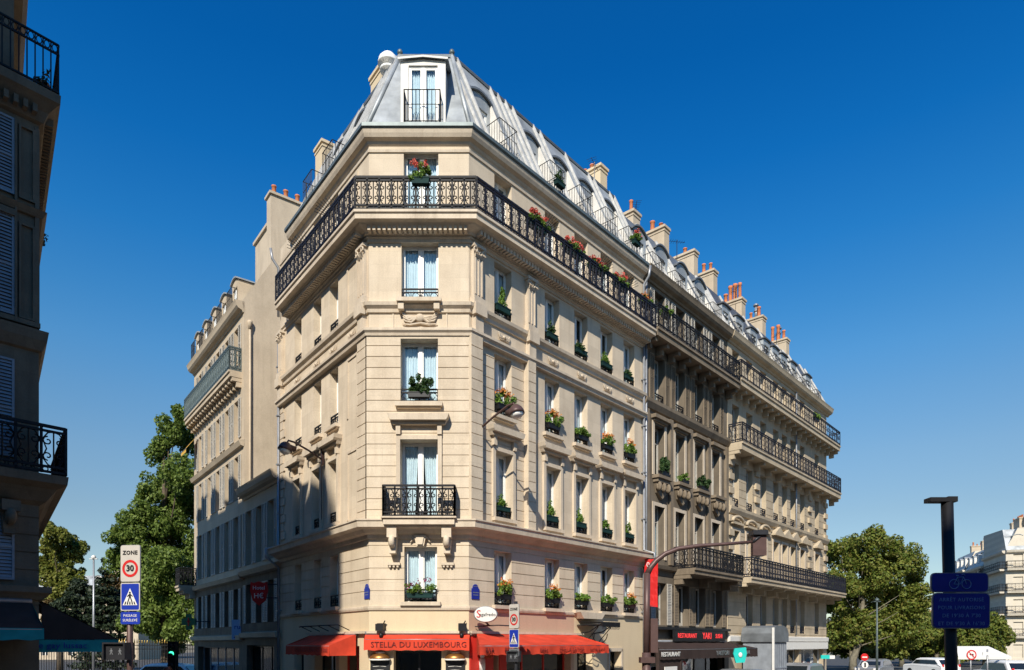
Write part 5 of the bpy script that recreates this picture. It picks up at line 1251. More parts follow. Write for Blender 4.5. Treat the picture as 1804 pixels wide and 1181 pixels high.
# attic storey set back behind the top balcony
pk = offset_path(pl, -.42)
a = MB()
k = [tuple(q - C0) for q in pk]
for i in range(2): a.face([(k[i][0], k[i][1], zb5), (k[i + 1][0], k[i + 1][1], zb5), (k[i + 1][0], k[i + 1][1], 17.7), (k[i][0], k[i][1], 17.7)])
link('attic_wall', a.mesh('attic_wall', M_LEFTST), b6)
bkA, bkB = FA.w(-10, -11), FB.w(LB)
a = MB(); q = [FA.w(-10), FA.w(0), FB.w(LB), FB.w(LB) - FA.u * 9]
a.face([(*(p - C0)[:2], zb5 + .0) for p in q]); q2 = pk + [FB.w(LB) - FA.u * 9]
a.face([(*(p - C0)[:2], 17.7) for p in q2]); a.face([(*(q[2] - C0)[:2], 0), (*(q[3] - C0)[:2], 0), (*(q[3] - C0)[:2], 17.4), (*(q[2] - C0)[:2], 17.4)]); a.face([(*(q[3] - C0)[:2], 0), (*(q[0] - C0)[:2], 0), (*(q[0] - C0)[:2], 17.4), (*(q[3] - C0)[:2], 17.4)])
link('party_wall', a.mesh('party_wall', M_LEFTST), b6)
link('roof_cornice', sweep(pk, [(-.02, 17.3), (.2, 17.4), (.3, 17.6), (.3, 17.7), (-.02, 17.72)], base=C0).mesh('roof_cornice', M_LEFTST), b6)
a = sweep(pk, [(.05, 17.7), (-1.3, 20.0)], close=False, base=C0); link('mansard_roof', a.mesh('mansard_roof', M_ZINCD), b6)
for s_, w_ in ((5.4, .9), (8.2, 1.6), (11.5, 1.0), (14.0, 1.5)):
    a = MB(); a.box(-w_ / 2, w_ / 2, -.4, .4, 17.7, 21.6); a.box(-w_ / 2 - .06, w_ / 2 + .06, -.46, .46, 21.6, 21.75)
    o = FB.put('chimney', a.mesh('chimney', M_LEFTST), b6, s_, -2.6)
    for q_ in range(2): link('chimney_pot', cached(('pot', .5), lambda: _pot(.5)), o, (q_ * .4 - .2, 0, 21.75))
shop_glazing(FA, b6, -9, -.9, .3, 2.6, M_BLACKP, mull=(-7, -5, -3))
# plants on its balconies
g = empty('balcony_plant', FA.w(.05, .2, zb5 + .12), 0, 'straggling plant at the corner of the top left balcony', 'plant', 'plants on the left house')
link('foliage', leaf_mesh('foliage', [(0, 0, .1, .3, .2, .22)], 160, .07, M_LEAFD, 5), g); a = MB(); a.lathe([(.08, -.1), (.1, .05)], 10); link('pot', a.mesh('pot', M_TERRA), g)
g = empty('balcony_plant', FB.w(6.5, .3, 14.45), 0, 'small plant sticking out far along the upper side balcony of the left house', 'plant', 'plants on the left house')
link('foliage', leaf_mesh('foliage', [(0, 0, .1, .25, .25, .25)], 120, .07, M_LEAFD, 6), g); a = MB(); a.lathe([(.08, -.1), (.1, .05)], 10); link('pot', a.mesh('pot', M_TERRA), g)
# its two awnings
aw = awning(FA, 'shop_awning', -7.5, -.15, 3.55, 1.0, 2.99, .23, M_BROWNC, 'brown shaded awning with a teal valance on the front of the left corner house', ends=True)
for o in aw.children:
    if o.name.startswith('valance') or o.name.startswith('end_flap'): o.data.materials[0] = M_TEAL
def side_awning():
    root = empty('shop_awning', FB.w(2.3), 0, 'brown pitched awning with lettered teal end flap projecting into the side street', 'awning')
    d1 = 1.49; out = Vector((-FB.u.y * -1, -FB.u.x, 0)); out = Vector((.7914, .6113, 0))
    base = root.location
    P = lambda m, d, z: tuple(C0 + FB.u * m + out * d + Vector((0, 0, z)) - base)
    a = MB(); m0, m1 = .1, 4.6
    a.face([P(m0, .05, 3.6), P(m1, .05, 3.6), P(m1, d1, 2.78), P(m0, d1, 2.78)]); a.face([P(m0, .05, 3.58), P(m0, d1, 2.76), P(m0, .05, 2.76)])
    link('canvas', a.mesh('canvas', M_BROWNC), root)
    v = MB(); v.face([P(m0, -.6, 2.78), P(m0, d1, 2.78), P(m0, d1, 2.5), P(m0, -.6, 2.5)]); v.face([P(m0, d1, 2.78), P(m1, d1, 2.78), P(m1, d1, 2.5), P(m0, d1, 2.5)])
    link('valance', v.mesh('valance', M_TEAL), root)
    f = MB(); f.tube([P(m0 + .05, d1 - .05, 2.75), P(m1 - .05, d1 - .05, 2.75)], .03, 6); f.tube([P(m0 + .05, 0, 3.55), P(m0 + .05, d1, 2.75)], .025, 6); link('folding_frame', f.mesh('folding_frame', M_GREYMET), root)
    lettering('le gay lussac', .19, M_SIGNN, root, Vector(P(m0 - .02, .42, 2.64)), atan2(out.y, out.x))
    return root
side_awning()

# ================================================================== signs and poles
def plate(mb, w, h, r=.05, t=.02, m=0, z=0., x=0., y=0.):
    P = []
    for cx, cz, a0 in ((w / 2 - r, h - r, 0), (-w / 2 + r, h - r, pi / 2), (-w / 2 + r, r, pi), (w / 2 - r, r, 1.5 * pi)):
        P += [(x + cx + r * cos(a0 + i * pi / 8), z + cz + r * sin(a0 + i * pi / 8)) for i in range(5)]
    mb.prism(P, y - t, y, m)
def ring(mb, x, z, r0, r1, y, n=28, m=0):
    for i in range(n):
        a, b = 2 * pi * i / n, 2 * pi * (i + 1) / n
        mb.face([(x + r0 * cos(a), y, z + r0 * sin(a)), (x + r1 * cos(a), y, z + r1 * sin(a)), (x + r1 * cos(b), y, z + r1 * sin(b)), (x + r0 * cos(b), y, z + r0 * sin(b))], m)
def disc(mb, x, z, r, y, t=.02, n=24, m=0): mb.prism([(x + r * cos(2 * pi * i / n), z + r * sin(2 * pi * i / n)) for i in range(n)], y - t, y, m)
def walker(mb, x, z, k, y):
    """little striding figure of a crossing sign"""
    disc(mb, x, z + .155 * k, .026 * k, y, .003, 12)
    for P in ([(-.02, .125), (.025, .125), (.03, .03), (-.03, .03)], [(-.03, .035), (.0, .035), (-.04, -.08), (-.07, -.08)], [(.0, .035), (.03, .035), (.075, -.08), (.045, -.08)], [(-.02, .12), (-.01, .09), (-.07, .045), (-.08, .065)], [(.02, .12), (.02, .09), (.07, .05), (.08, .07)]):
        mb.prism([(x + p * k, z + q * k) for p, q in P], y - .003, y)
def zone_sign(root, z, w, h, back, rz):
    p = link('zone_plate', None, root, (0, 0, z), rz); p.empty_display_size = .1
    return p
def sign_pole(name, base, height, r, mat, label, lean=0.):
    root = empty(name, base, 0, label, 'signpost')
    a = MB(); a.tube([(0, 0, -.05), (lean * height, 0, height)], r, 10); a.lathe([(r * 1.8, 0), (r * 1.8, .12), (r * 1.1, .2)], 10)
    link('pole', a.mesh('pole', mat), root); return root
def street_signs(root, zt, k, rz, x=0., passage=True):
    """zone 30 plate, crossing plate and text plate one below the other, k = scale"""
    W = .5 * k; H = .86 * k; y = -.06
    m = MB(); plate(m, W, H, .05 * k, .02, z=zt - H, y=y); o = link('zone_plate', m.mesh('zone_plate', M_SIGNGREYED), root, (x, 0, 0), rz)
    b = MB(); plate(b, W * 1.03, H * 1.02, .055 * k, .018, z=zt - H * 1.01, y=y + .006); link('plate_edge', b.mesh('plate_edge', M_GREYMET), o)
    lettering('ZONE', .13 * k, M_SIGNK, o, (0, y - .022, zt - .18 * k), space=1.12, bold=.035); lettering('30', .20 * k, M_SIGNK, o, (0, y - .026, zt - .55 * k), bold=.03)
    r_ = MB(); ring(r_, 0, zt - .55 * k, .145 * k, .205 * k, y - .024); link('red_ring', r_.mesh('red_ring', M_SIGNR), o)
    z2 = zt - H - .03 * k; h2 = .66 * k
    m = MB(); plate(m, W, h2, .04 * k, .02, z=z2 - h2, y=y); o = link('crossing_plate', m.mesh('crossing_plate', M_SIGNGREYED), root, (x, 0, 0), rz)
    b = MB(); plate(b, W * .91, h2 * .93, .03 * k, .003, z=z2 - h2 * .965, y=y - .0205); link('blue_field', b.mesh('blue_field', M_SIGNB), o)
    t = MB(); zc = z2 - h2 * .5; t.prism([(-.19 * k, zc - .2 * k), (.19 * k, zc - .2 * k), (0, zc + .2 * k)], y - .028, y - .0245); link('white_triangle', t.mesh('white_triangle', M_SIGNW), o)
    f = MB(); walker(f, 0, zc - .05 * k, .95 * k, y - .029)
    for i in range(5): xx = (-.13 + i * .065) * k; f.prism([(xx - .017 * k, zc - .185 * k), (xx + .017 * k, zc - .185 * k), (xx * .8 + .013 * k, zc - .115 * k), (xx * .8 - .013 * k, zc - .115 * k)], y - .0315, y - .029)
    link('walker_figure', f.mesh('walker_figure', M_SIGNK), o)
    if passage:
        z3 = z2 - h2 - .03 * k; h3 = .29 * k
        m = MB(); plate(m, W, h3, .04 * k, .02, z=z3 - h3, y=y); o = link('text_plate', m.mesh('text_plate', M_SIGNB if passage == 1 else M_GREYMET), root, (x, 0, 0), rz)
        lettering('PASSAGE', .085 * k, M_SIGNW if passage == 1 else M_DKGREEN, o, (0, y - .022, z3 - .09 * k), space=1.05); lettering('SURÉLEVÉ', .085 * k, M_SIGNW if passage == 1 else M_DKGREEN, o, (0, y - .022, z3 - .2 * k), space=1.05)
def ped_signal(root, loc, w, h, rz):
    m = MB(); m.box(-w / 2, w / 2, -.1, .1, 0, h); m.box(-w / 2 - .03, -w / 2, -.16, .1, 0, h); m.box(w / 2, w / 2 + .03, -.16, .1, 0, h); m.box(-w / 2 - .03, w / 2 + .03, -.16, .1, h, h + .03)
    o = link('pedestrian_signal', m.mesh('pedestrian_signal', M_DKMET), root, loc, rz)
    f = MB(); walker(f, -w * .22, h * .45, h * 1.5, -.101); walker(f, w * .22, h * .45, h * 1.5, -.101); link('walker_figure', f.mesh('walker_figure', M_GREYMET), o)
Y = 13.0; k = .80
p = sign_pole('sign_pole', (at(229, 1133, Y).x, Y, .14), 4.3, .055, M_BROWNMET, 'brown signpost with zone 30 and crossing plates before the left trees')
street_signs(p, at(0, 962, Y).z - .14, k, radians(-8), x=.06); ped_signal(p, (-.2, .0, 2.24), .42, .3, radians(-10))
Y = 19.5
p = sign_pole('sign_pole', (at(909, 1133, Y).x, Y, .14), 3.75, .05, M_DKMET, 'signpost with small zone 30 and crossing plates before the red brasserie awning')
street_signs(p, at(0, 1065, Y).z - .14, .80, radians(-48), passage=2); ped_signal(p, (-.05, 0, 2.02), .3, .28, radians(-20))
# arched mast with a traffic light seen from behind
Y = 20.0; x0 = at(1140, 0, Y).x
g = empty('traffic_light_mast', (x0, Y, .14), 0, 'brown mast with a long curved arm holding a traffic light seen from behind', 'traffic light')
a = MB(); zz = lambda py: at(0, py, Y).z - .14
a.smooth = True; a.tube([(-.02, 0, -.1), (-.02, 0, zz(1150))], .13, 12); a.tube([(-.02, 0, zz(1150)), (0, 0, zz(1010))], .095, 12)
arc = [(0, zz(1010)), (.08, zz(985)), (.25, zz(966)), (.62, zz(961 + 1)), ]
pts = [(1140, 1012), (1146, 1000), (1156, 988), (1172, 976), (1195, 967), (1230, 962), (1275, 959), (1325, 955)]
a.tube([(at(px, 0, Y).x - x0, 0, zz(py)) for px, py in pts], [.09, .085, .08, .075, .07, .06, .05, .045], 10)
link('mast', a.mesh('mast', M_BROWNMET), g)
b = MB(); xs = at(1338, 0, Y).x - x0; b.box(xs - .17, xs + .17, .0, .25, zz(979), zz(943)); b.box(xs - .2, xs + .2, -.03, .0, zz(979), zz(940)); o = link('signal_head', b.mesh('signal_head', M_BROWNMET), g)
b = MB(); b.box(xs - .22, xs + .22, -.12, .3, zz(943), zz(935)); b.tube([(xs, -.02, zz(945)), (xs - .2, 0, zz(956))], .05, 6); link('signal_hood', b.mesh('signal_hood', M_DKMET), g)
b = MB(); b.box(-.22, .2, -.2, .14, zz(1168), zz(1158)); link('collar', b.mesh('collar', M_BROWNMET), g)
b = MB(); b.box(.09, .30, -.1, .1, zz(1150), zz(1090)); link('control_box', b.mesh('control_box', M_BROWNMET), g)
# red banner on the hotel front
q = FR.w(10.2, .1, 4.25); g = empty('banner', q, 0, 'tall red vertical banner with white letters on the hotel front beside the mast', 'banner')
a = MB(); rows = []
for j in range(9):
    t = j / 8; rows.append([a.p(.12 + u * .48 - .05 * t * (1 - u), -.2 - u * .3 + .05 * sin(j * .9 + u * 3), 2.0 - 1.95 * t - .1 * u * t) for u in (0, .25, .5, .75, 1)])
for j in range(8):
    for i in range(4): a.idx([rows[j][i], rows[j][i + 1], rows[j + 1][i + 1], rows[j + 1][i]])
link('cloth', a.mesh('cloth', M_SIGNR), g); a = MB(); a.tube([(-.05, .0, 2.02), (.66, -.52, 2.02)], .02, 6); a.tube([(-.05, 0, .1), (.6, -.5, .0)], .02, 6); link('bracket', a.mesh('bracket', M_DKMET), g)
lettering('0+', .3, M_SIGNW, g, (.3, -.4, 1.75), -.5)
# near signpost on the right, leaning slightly, in the shade
Y = 7.2; p = sign_pole('sign_pole', (at(1686, 0, Y).x, Y, .14), at(0, 884, Y).z - .14, .06, M_BLACKP, 'black leaning signpost with two navy delivery and bicycle plates at the right', lean=-.026)
a = MB(); hz = at(0, 884, Y).z - .14; a.box(-.21, .0, -.06, .06, hz - .01, hz + .035); a.box(-.02, .08, -.055, .055, hz - .01, hz + .045); link('cap_bracket', a.mesh('cap_bracket', M_BLACKP), p, (-.026 * hz, 0, 0))
z1 = at(0, 1045, Y).z - .14
m = MB(); plate(m, .60, .205, .045, .02, z=z1, y=-.07); o = link('bicycle_plate', m.mesh('bicycle_plate', M_GREYMET), p, (-.03, 0, 0))
b = MB(); plate(b, .58, .19, .04, .004, z=z1 + .008, y=-.0905); link('blue_field', b.mesh('blue_field', M_SIGNN), o)
b = MB(); c = z1 + .085
M_DIM = plain('worn_pale_blue', (.26, .36, .58), .6, 0, .15, 20)
for xx in (-.065, .065): b.rib([(xx + .048 * cos(t), c + .048 * sin(t)) for t in [2 * pi * i / 20 for i in range(21)]], .004, 0, -.098)
b.rib([(-.065, c), (-.03, c + .07), (.035, c + .075), (.065, c)], .004, 0, -.098); b.rib([(-.03, c + .07), (.0, c), (.035, c + .075)], .004, 0, -.098); b.rib([(-.065, c), (.0, c)], .004, 0, -.098); b.rib([(-.045, c + .09), (-.02, c + .09)], .005, 0, -.098); b.rib([(.015, c + .1), (.035, c + .105), (.05, c + .09)], .004, 0, -.098)
link('bicycle_symbol', b.mesh('bicycle_symbol', M_DIM), o)
z2 = at(0, 1108, Y).z - .14
m = MB(); plate(m, .60, .375, .05, .02, z=z2, y=-.07); o = link('text_plate', m.mesh('text_plate', M_GREYMET), p, (-.015, 0, 0)); b = MB(); plate(b, .58, .355, .045, .004, z=z2 + .01, y=-.0905); link('blue_field', b.mesh('blue_field', M_SIGNN), o)
for i, t in enumerate(('ARRÊT AUTORISÉ', 'POUR LIVRAISONS', "DE 19H30 À 7H30".replace('H', "'"), "ET DE 9'30 À 16'30")): lettering(t, .054, M_DIM, o, (0, -.0955, z2 + .30 - i * .083), space=1.12, ext=.001)
# traffic light with a green lamp in the side street
Y = 24.0; q = at(305, 1133, Y); g = empty('traffic_light', (q.x, Y, 0), 0, 'black traffic light showing green before the garden railings', 'traffic light')
a = MB(); a.tube([(0, 0, 0), (0, 0, 1.6)], .06, 8); link('post', a.mesh('post', M_BLACKP), g); a = MB(); a.box(-.13, .13, -.12, .12, 1.55, 2.75); link('signal_head', a.mesh('signal_head', M_BLACKP), g)
a = MB()
for z in (1.85, 2.2, 2.52): a.tube([(0, -.12, z + .07), (0, -.26, z + .07)], .08, 8)
link('visors', a.mesh('visors', M_BLACKP), g); a = MB(); disc(a, 0, at(0, 1152, Y).z, .085, -.125); link('lamp', a.mesh('lamp', M_GREENLAMP), g)
# thin lamp posts
for px, py, Y, lb, m in ((165, 985, 42, 'slender pale lamp post among the dark trees on the left', M_GREYMET), (1545, 1060, 46, 'slender grey-green lamp post before the big plane tree', M_IRONG)):
    q = at(px, 1133, Y); g = empty('lamp_post', (q.x, Y, 0), 0, lb, 'lamp post'); h = at(0, py, Y).z
    a = MB(); a.tube([(0, 0, 0), (0, 0, h)], [.09, .05], 8); link('post', a.mesh('post', m), g); a = MB(); a.ball((0, 0, h + .1), .14, n=10); a.box(-.25, .25, -.05, .05, h - .02, h + .02); link('lamp_head', a.mesh('lamp_head', M_SIGNW if px < 500 else m), g)
# round road signs on the right
def round_sign(px, py, Y, r, kind, label):
    q = at(px, py, Y); g = empty('road_sign', (q.x, Y, 0), 0, label, 'road sign')
    a = MB(); a.tube([(0, .04, 0), (0, .04, q.z + r)], .035, 7); link('pole', a.mesh('pole', M_GREYMET), g)
    a = MB(); disc(a, 0, q.z, r, 0, .03); o = link('disc', a.mesh('disc', M_SIGNR if kind == 'noentry' else M_SIGNW), g)
    if kind == 'noentry': a = MB(); a.box(-r * .65, r * .65, -.04, -.03, q.z - r * .17, q.z + r * .17); link('white_bar', a.mesh('white_bar', M_SIGNW), o)
    if kind == 'noturn':
        a = MB(); ring(a, 0, q.z, r * .75, r, -.035); a.prism([(-r * .62, q.z + r * .55), (-r * .52, q.z + r * .65), (r * .62, q.z - r * .5), (r * .52, q.z - r * .62)], -.042, -.037); link('red_ring', a.mesh('red_ring', M_SIGNR), o)
        b = MB(); b.prism([(.2 * r, q.z - .5 * r), (.38 * r, q.z - .5 * r), (.38 * r, q.z + .2 * r), (-.1 * r, q.z + .2 * r), (-.1 * r, q.z + .38 * r), (-.45 * r, q.z + .1 * r), (-.1 * r, q.z - .16 * r), (-.1 * r, q.z + .02 * r), (.2 * r, q.z + .02 * r)], -.0365, -.0345); link('arrow', b.mesh('arrow', M_SIGNK), o)
    if kind == 'noentry':
        b = MB(); disc(b, .02, q.z - r * 2.1, r * .9, 0, .03); c_ = link('lower_disc', b.mesh('lower_disc', M_SIGNW), g); b = MB(); b.box(-r * .22 + .02, r * .22 + .02, -.04, -.03, q.z - r * 2.7, q.z - r * 1.5); link('black_bar', b.mesh('black_bar', M_SIGNK), c_)
round_sign(1523, 1158, 44, .24, 'noentry', 'red no-entry sign over a white disc before the plane tree trunks')
round_sign(1711, 1154, 38, .28, 'noturn', 'no-left-turn sign right of the navy signpost')
g = empty('direction_sign', (at(1752, 0, 42).x, 42, 0), 0, 'grey direction boards on a post above the white car', 'sign')
a = MB(); a.tube([(-.4, .05, 0), (-.4, .05, at(0, 1144, 42).z)], .05, 7); link('post', a.mesh('post', M_GREYMET), g); a = MB(); z = at(0, 1155, 42).z; a.prism([(-.75, z), (.45, z), (.6, z + .08), (.45, z + .2), (-.75, z + .2)], -.03, .02); link('board', a.mesh('board', M_SIGNW), g)
g = empty('street_sign', (at(1455, 0, 40).x, 40, 0), 0, 'small green and white lit shop sign at the end of the avenue block', 'sign')
z = at(0, 1161, 40).z; a = MB(); a.box(-.3, .2, -.06, .06, z, z + .22); link('panel', a.mesh('panel', M_TURQ), g); a = MB(); a.box(.2, .5, -.06, .06, z + .0, z + .2); link('white_panel', a.mesh('white_panel', M_SIGNW), g); a = MB(); a.tube([(-.1, .0, 0), (-.1, 0, z)], .04, 6); link('post', a.mesh('post', M_DKMET), g)
# garden railings with gilded tips
g = empty('garden_railings', (at(215, 0, 46).x, 46, 0), 0, 'tall black iron garden railings with gilded tips before the leafy trees', 'fence')
xa, xb = at(-60, 0, 46).x - g.location.x, at(345, 0, 46).x - g.location.x; n = int((xb - xa) / .17); a = MB(); t = MB(); ht = at(0, 1134, 46).z
for i in range(n): x = xa + i * .17; a.box(x - .014, x + .014, -.014, .014, 0, ht); t.lathe([(.02, ht), (.045, ht + .08), (.03, ht + .16), (.005, ht + .34)], 5, (x, 0, 0))
for z in (.25, ht - .15, ht - .4): a.box(xa, xb, -.025, .025, z, z + .05)
link('bars', a.mesh('bars', M_IRON), g); link('gilded_tips', t.mesh('gilded_tips', M_GOLD), g)

# ================================================================== vehicles and a passer-by
def car(loc, rz, paint, label, tall=1.5, L_=4.2, W_=1.76, tail=False):
    g = empty('parked_car', loc, rz, label, 'car'); 
    prof = [(-L_ / 2, .35), (-L_ / 2, .8), (-L_ / 2 + .15, .92), (-L_ * .28, .98), (-L_ * .17, tall - .1), (-L_ * .08, tall - .01), (L_ * .12, tall), (L_ * .34, tall - .08), (L_ * .44, tall * .66), (L_ / 2 - .05, .9), (L_ / 2, .75), (L_ / 2, .35)]
    mb = MB(); rings = []
    for y, k in ((-W_ / 2, .93), (-W_ / 2 + .06, 1), (0, 1.0), (W_ / 2 - .06, 1), (W_ / 2, .93)):
        rings.append([mb.p(x * (.99 if abs(y) > W_ / 2 - .03 else 1), y * (1 if z < 1.0 else 1 - .22 * (z - .95)), .35 + (z - .35) * (k if z > .9 else 1)) for x, z in prof])
    for i in range(4):
        for j in range(len(prof)): mb.idx([rings[i][j], rings[i][(j + 1) % len(prof)], rings[i + 1][(j + 1) % len(prof)], rings[i + 1][j]])
    mb.idx(rings[0][::-1]); mb.idx(rings[-1]); me = mb.mesh('body', paint); o = link('body', me, g)
    bv = o.modifiers.new('soft_edges', 'BEVEL'); bv.width = .05; bv.segments = 2; bv.limit_method = 'ANGLE'
    gm = MB()
    for sg in (-1, 1):
        y = sg * (W_ / 2 - .035); P = [(-L_ * .245, 1.0), (-L_ * .155, tall - .17), (L_ * .31, tall - .17), (L_ * .40, 1.02)]
        gm.face([(x, y * (1 if z < 1.1 else .93) + sg * .03, z) for x, z in P])
    wd = W_ * .40; gm.face([(L_ * .445 + .03, -wd, 1.0), (L_ * .445 + .03, wd, 1.0), (L_ * .36 + .03, wd * .92, tall - .15), (L_ * .36 + .03, -wd * .92, tall - .15)]); gm.face([(-L_ * .275, -wd, 1.03), (-L_ * .275, wd, 1.03), (-L_ * .185, wd * .92, tall - .16), (-L_ * .185, -wd * .92, tall - .16)])
    link('window_glass', gm.mesh('window_glass', M_DGLASS), g)
    wm = cached('wheel', _wheel)
    for x in (-L_ * .31, L_ * .30):
        for sg in (-1, 1): link('wheel', wm, g, (x, sg * (W_ / 2 - .1), .32))
    for sg in (-1, 1):
        m = MB(); m.box(L_ / 2 - .08, L_ / 2 + .02, sg * (W_ / 2 - .14) - .06, sg * (W_ / 2 - .14) + .06, .8, tall - .45 if tail else 1.0); link('tail_light', m.mesh('tail_light', M_SIGNR), g)
        m = MB(); m.box(-L_ / 2 - .02, -L_ / 2 + .1, sg * (W_ / 2 - .25) - .16, sg * (W_ / 2 - .25) + .16, .68, .84); link('headlight', m.mesh('headlight', M_SIGNW), g)
    return g
def _wheel():
    mb = MB(); mb.smooth = True; mb.T = Matrix.Rotation(pi / 2, 4, 'X'); mb.lathe([(.2, -.1), (.3, -.1), (.32, -.06), (.32, .06), (.3, .1), (.2, .1)], 18); mb.lathe([(.02, -.08), (.2, -.085), (.2, .085), (.02, .08)], 14, m=1); return mb.mesh('wheel', [M_RUBBER, M_GREYMET])
q = at(1770, 1133, 43); car((q.x, 43, 0), pi * -.5 - .1, M_CARW, 'white hatchback seen from behind at the bottom right', 1.62, tail=True)
q = at(288, 1133, 40); car((q.x, 40, 0), .05, M_CARW, 'white car passing before the garden railings in the side street', 1.52)
q = at(1300, 1133, 33); car((q.x, 33, 0), FR.a + .02, M_CARG, 'grey car whose roof shows before the dark restaurant front', 1.45) if False else car((at(1300, 0, 31.5).x, 31.5, 0), FR.a, M_CARG, 'grey car whose roof shows before the dark restaurant front', 1.5)
car((at(1540, 0, 52).x, 52, 0), FR.a, M_CARG, 'grey car far along the avenue under the plane tree', 1.5); car((at(1640, 0, 56).x, 56, 0), -1.4, M_CARW, 'small white car far along the road beside the navy signpost foot', 1.5)
q = at(1440, 1133, 38); car((q.x - .3, 39.5, 0), FR.a, M_CARG, 'dark-windowed grey car parked at the end of the avenue block', 1.55)

def person(loc, rz, label, hairmat, height=1.78):
    g = empty('person', loc, rz, label, 'person'); k = height / 1.75
    J = {'pel': (0, 0, .93), 'wst': (0, 0, 1.08), 'chs': (0, 0, 1.3), 'nck': (0, 0, 1.46), 'hd0': (0, -.01, 1.54), 'hd1': (0, -.015, 1.64), 'hd2': (0, -.01, 1.72),
         'sl': (-.17, 0, 1.4), 'el': (-.24, .02, 1.13), 'wl': (-.25, -.06, .89), 'fl': (-.25, -.09, .79), 'sr': (.17, 0, 1.4), 'er': (.24, .04, 1.13), 'wr': (.25, .0, .89), 'fr': (.25, -.03, .79),
         'hl': (-.09, 0, .88), 'kl': (-.1, -.06, .49), 'al': (-.1, .0, .09), 'tl': (-.1, -.14, .04), 'hr': (.09, 0, .88), 'kr': (.1, .0, .49), 'ar': (.1, .10, .1), 'tr': (.1, -.04, .04)}
    E = [('pel', 'wst'), ('wst', 'chs'), ('chs', 'nck'), ('nck', 'hd0'), ('hd0', 'hd1'), ('hd1', 'hd2'), ('chs', 'sl'), ('sl', 'el'), ('el', 'wl'), ('wl', 'fl'), ('chs', 'sr'), ('sr', 'er'), ('er', 'wr'), ('wr', 'fr'), ('pel', 'hl'), ('hl', 'kl'), ('kl', 'al'), ('al', 'tl'), ('pel', 'hr'), ('hr', 'kr'), ('kr', 'ar'), ('ar', 'tr')]
    rad = {'pel': .15, 'wst': .13, 'chs': .15, 'nck': .055, 'hd0': .075, 'hd1': .095, 'hd2': .07, 'sl': .075, 'sr': .075, 'el': .048, 'er': .048, 'wl': .033, 'wr': .033, 'fl': .035, 'fr': .035, 'hl': .1, 'hr': .1, 'kl': .065, 'kr': .065, 'al': .045, 'ar': .045, 'tl': .04, 'tr': .04}
    ks = list(J); me = bpy.data.meshes.new('body'); me.from_pydata([tuple(c * k for c in J[n]) for n in ks], [(ks.index(a), ks.index(b)) for a, b in E], [])
    o = link('body', me, g); sk = o.modifiers.new('skin', 'SKIN'); ss_ = o.modifiers.new('smooth', 'SUBSURF'); ss_.levels = ss_.render_levels = 2
    for i, n in enumerate(ks): me.skin_vertices[0].data[i].radius = (rad[n] * k, rad[n] * k * (.75 if n in ('pel', 'wst', 'chs') else 1))
    me.skin_vertices[0].data[0].use_root = True
    dg = bpy.context.evaluated_depsgraph_get(); nm = bpy.data.meshes.new_from_object(o.evaluated_get(dg)); o.modifiers.clear(); o.data = nm; nm.materials.clear()
    for m_ in (M_SKIN, M_CLOTH, M_BLACKP): nm.materials.append(m_)
    for p_ in nm.polygons:
        z = p_.center.z / k; p_.use_smooth = True
        p_.material_index = 0 if (z > 1.45 or (abs(p_.center.x) > .19 and z < .9)) else (1 if z > .88 else 2)
    h = MB(); h.smooth = True; h.ball((0, .02, 1.66 * k), .145 * k, .14 * k, .135 * k, 14); link('hair', h.mesh('hair', hairmat), g)
    f = MB(); f.ball((0, -.115 * k, 1.62 * k), .016 * k, .03 * k, .022 * k, 6)
    for sg in (-1, 1):
        f.ball((sg * .035 * k, -.095 * k, 1.65 * k), .012 * k, n=6)
        for q_ in range(5): f.tube([(sg * .25 * k, (-.02 - .015 * q_) * k, .78 * k), (sg * .255 * k, (-.03 - .017 * q_) * k, .72 * k), (sg * .24 * k, (-.035 - .016 * q_) * k, .68 * k)], [.009, .009, .006], 5)
    link('face_and_fingers', f.mesh('face_and_fingers', M_SKIN), g)
    return g
q = at(296, 1133, 23); person((q.x, 23, .0), .6, 'auburn-haired person in a dark coat walking before the white car', M_HAIR, 1.86)

# ================================================================== trees
def blobs_px(lst, Y, zs=.9, dep=.8):
    out = []
    for px, py, r in lst:
        p = at(px, py, Y + R.uniform(-1.5, 1.5)); rr = r / FPX * Y; out.append((p.x, p.y, p.z, rr, rr * dep, rr * zs))
    return out
Y = 47
big = [(322, 735, 24), (300, 765, 30), (335, 775, 34), (282, 800, 26), (325, 830, 40), (285, 850, 34), (260, 872, 26), (300, 895, 42), (345, 890, 34), (240, 905, 28), (270, 930, 40), (225, 935, 28), (205, 945, 20), (320, 950, 44), (250, 975, 44), (225, 980, 34), (300, 1000, 46), (345, 1000, 40), (265, 1030, 44), (320, 1060, 44), (280, 1085, 44), (245, 1090, 34), (340, 1110, 40), (300, 1120, 40)]
bl = blobs_px(big, Y, 1.0, .9); bx = at(285, 0, Y).x
tree('ginkgo_tree', (bx, Y + .5, 0), bl, 68000, .20, M_LEAF, M_BARK, 'tall bright green feathery tree beside the side-street house', None, 3, .32, .25, drop=1.2, sub=11, subr=.5)
Y = 62
tree('leafy_tree', (at(105, 0, Y).x, Y, 0), blobs_px([(98, 945, 26), (90, 985, 34), (120, 965, 28), (130, 1000, 26), (100, 1030, 40), (75, 1000, 30), (130, 1040, 30)], Y), 18000, .24, M_LEAFY, M_BARK, 'yellow-green tree behind the left corner house', None, 4, .25)
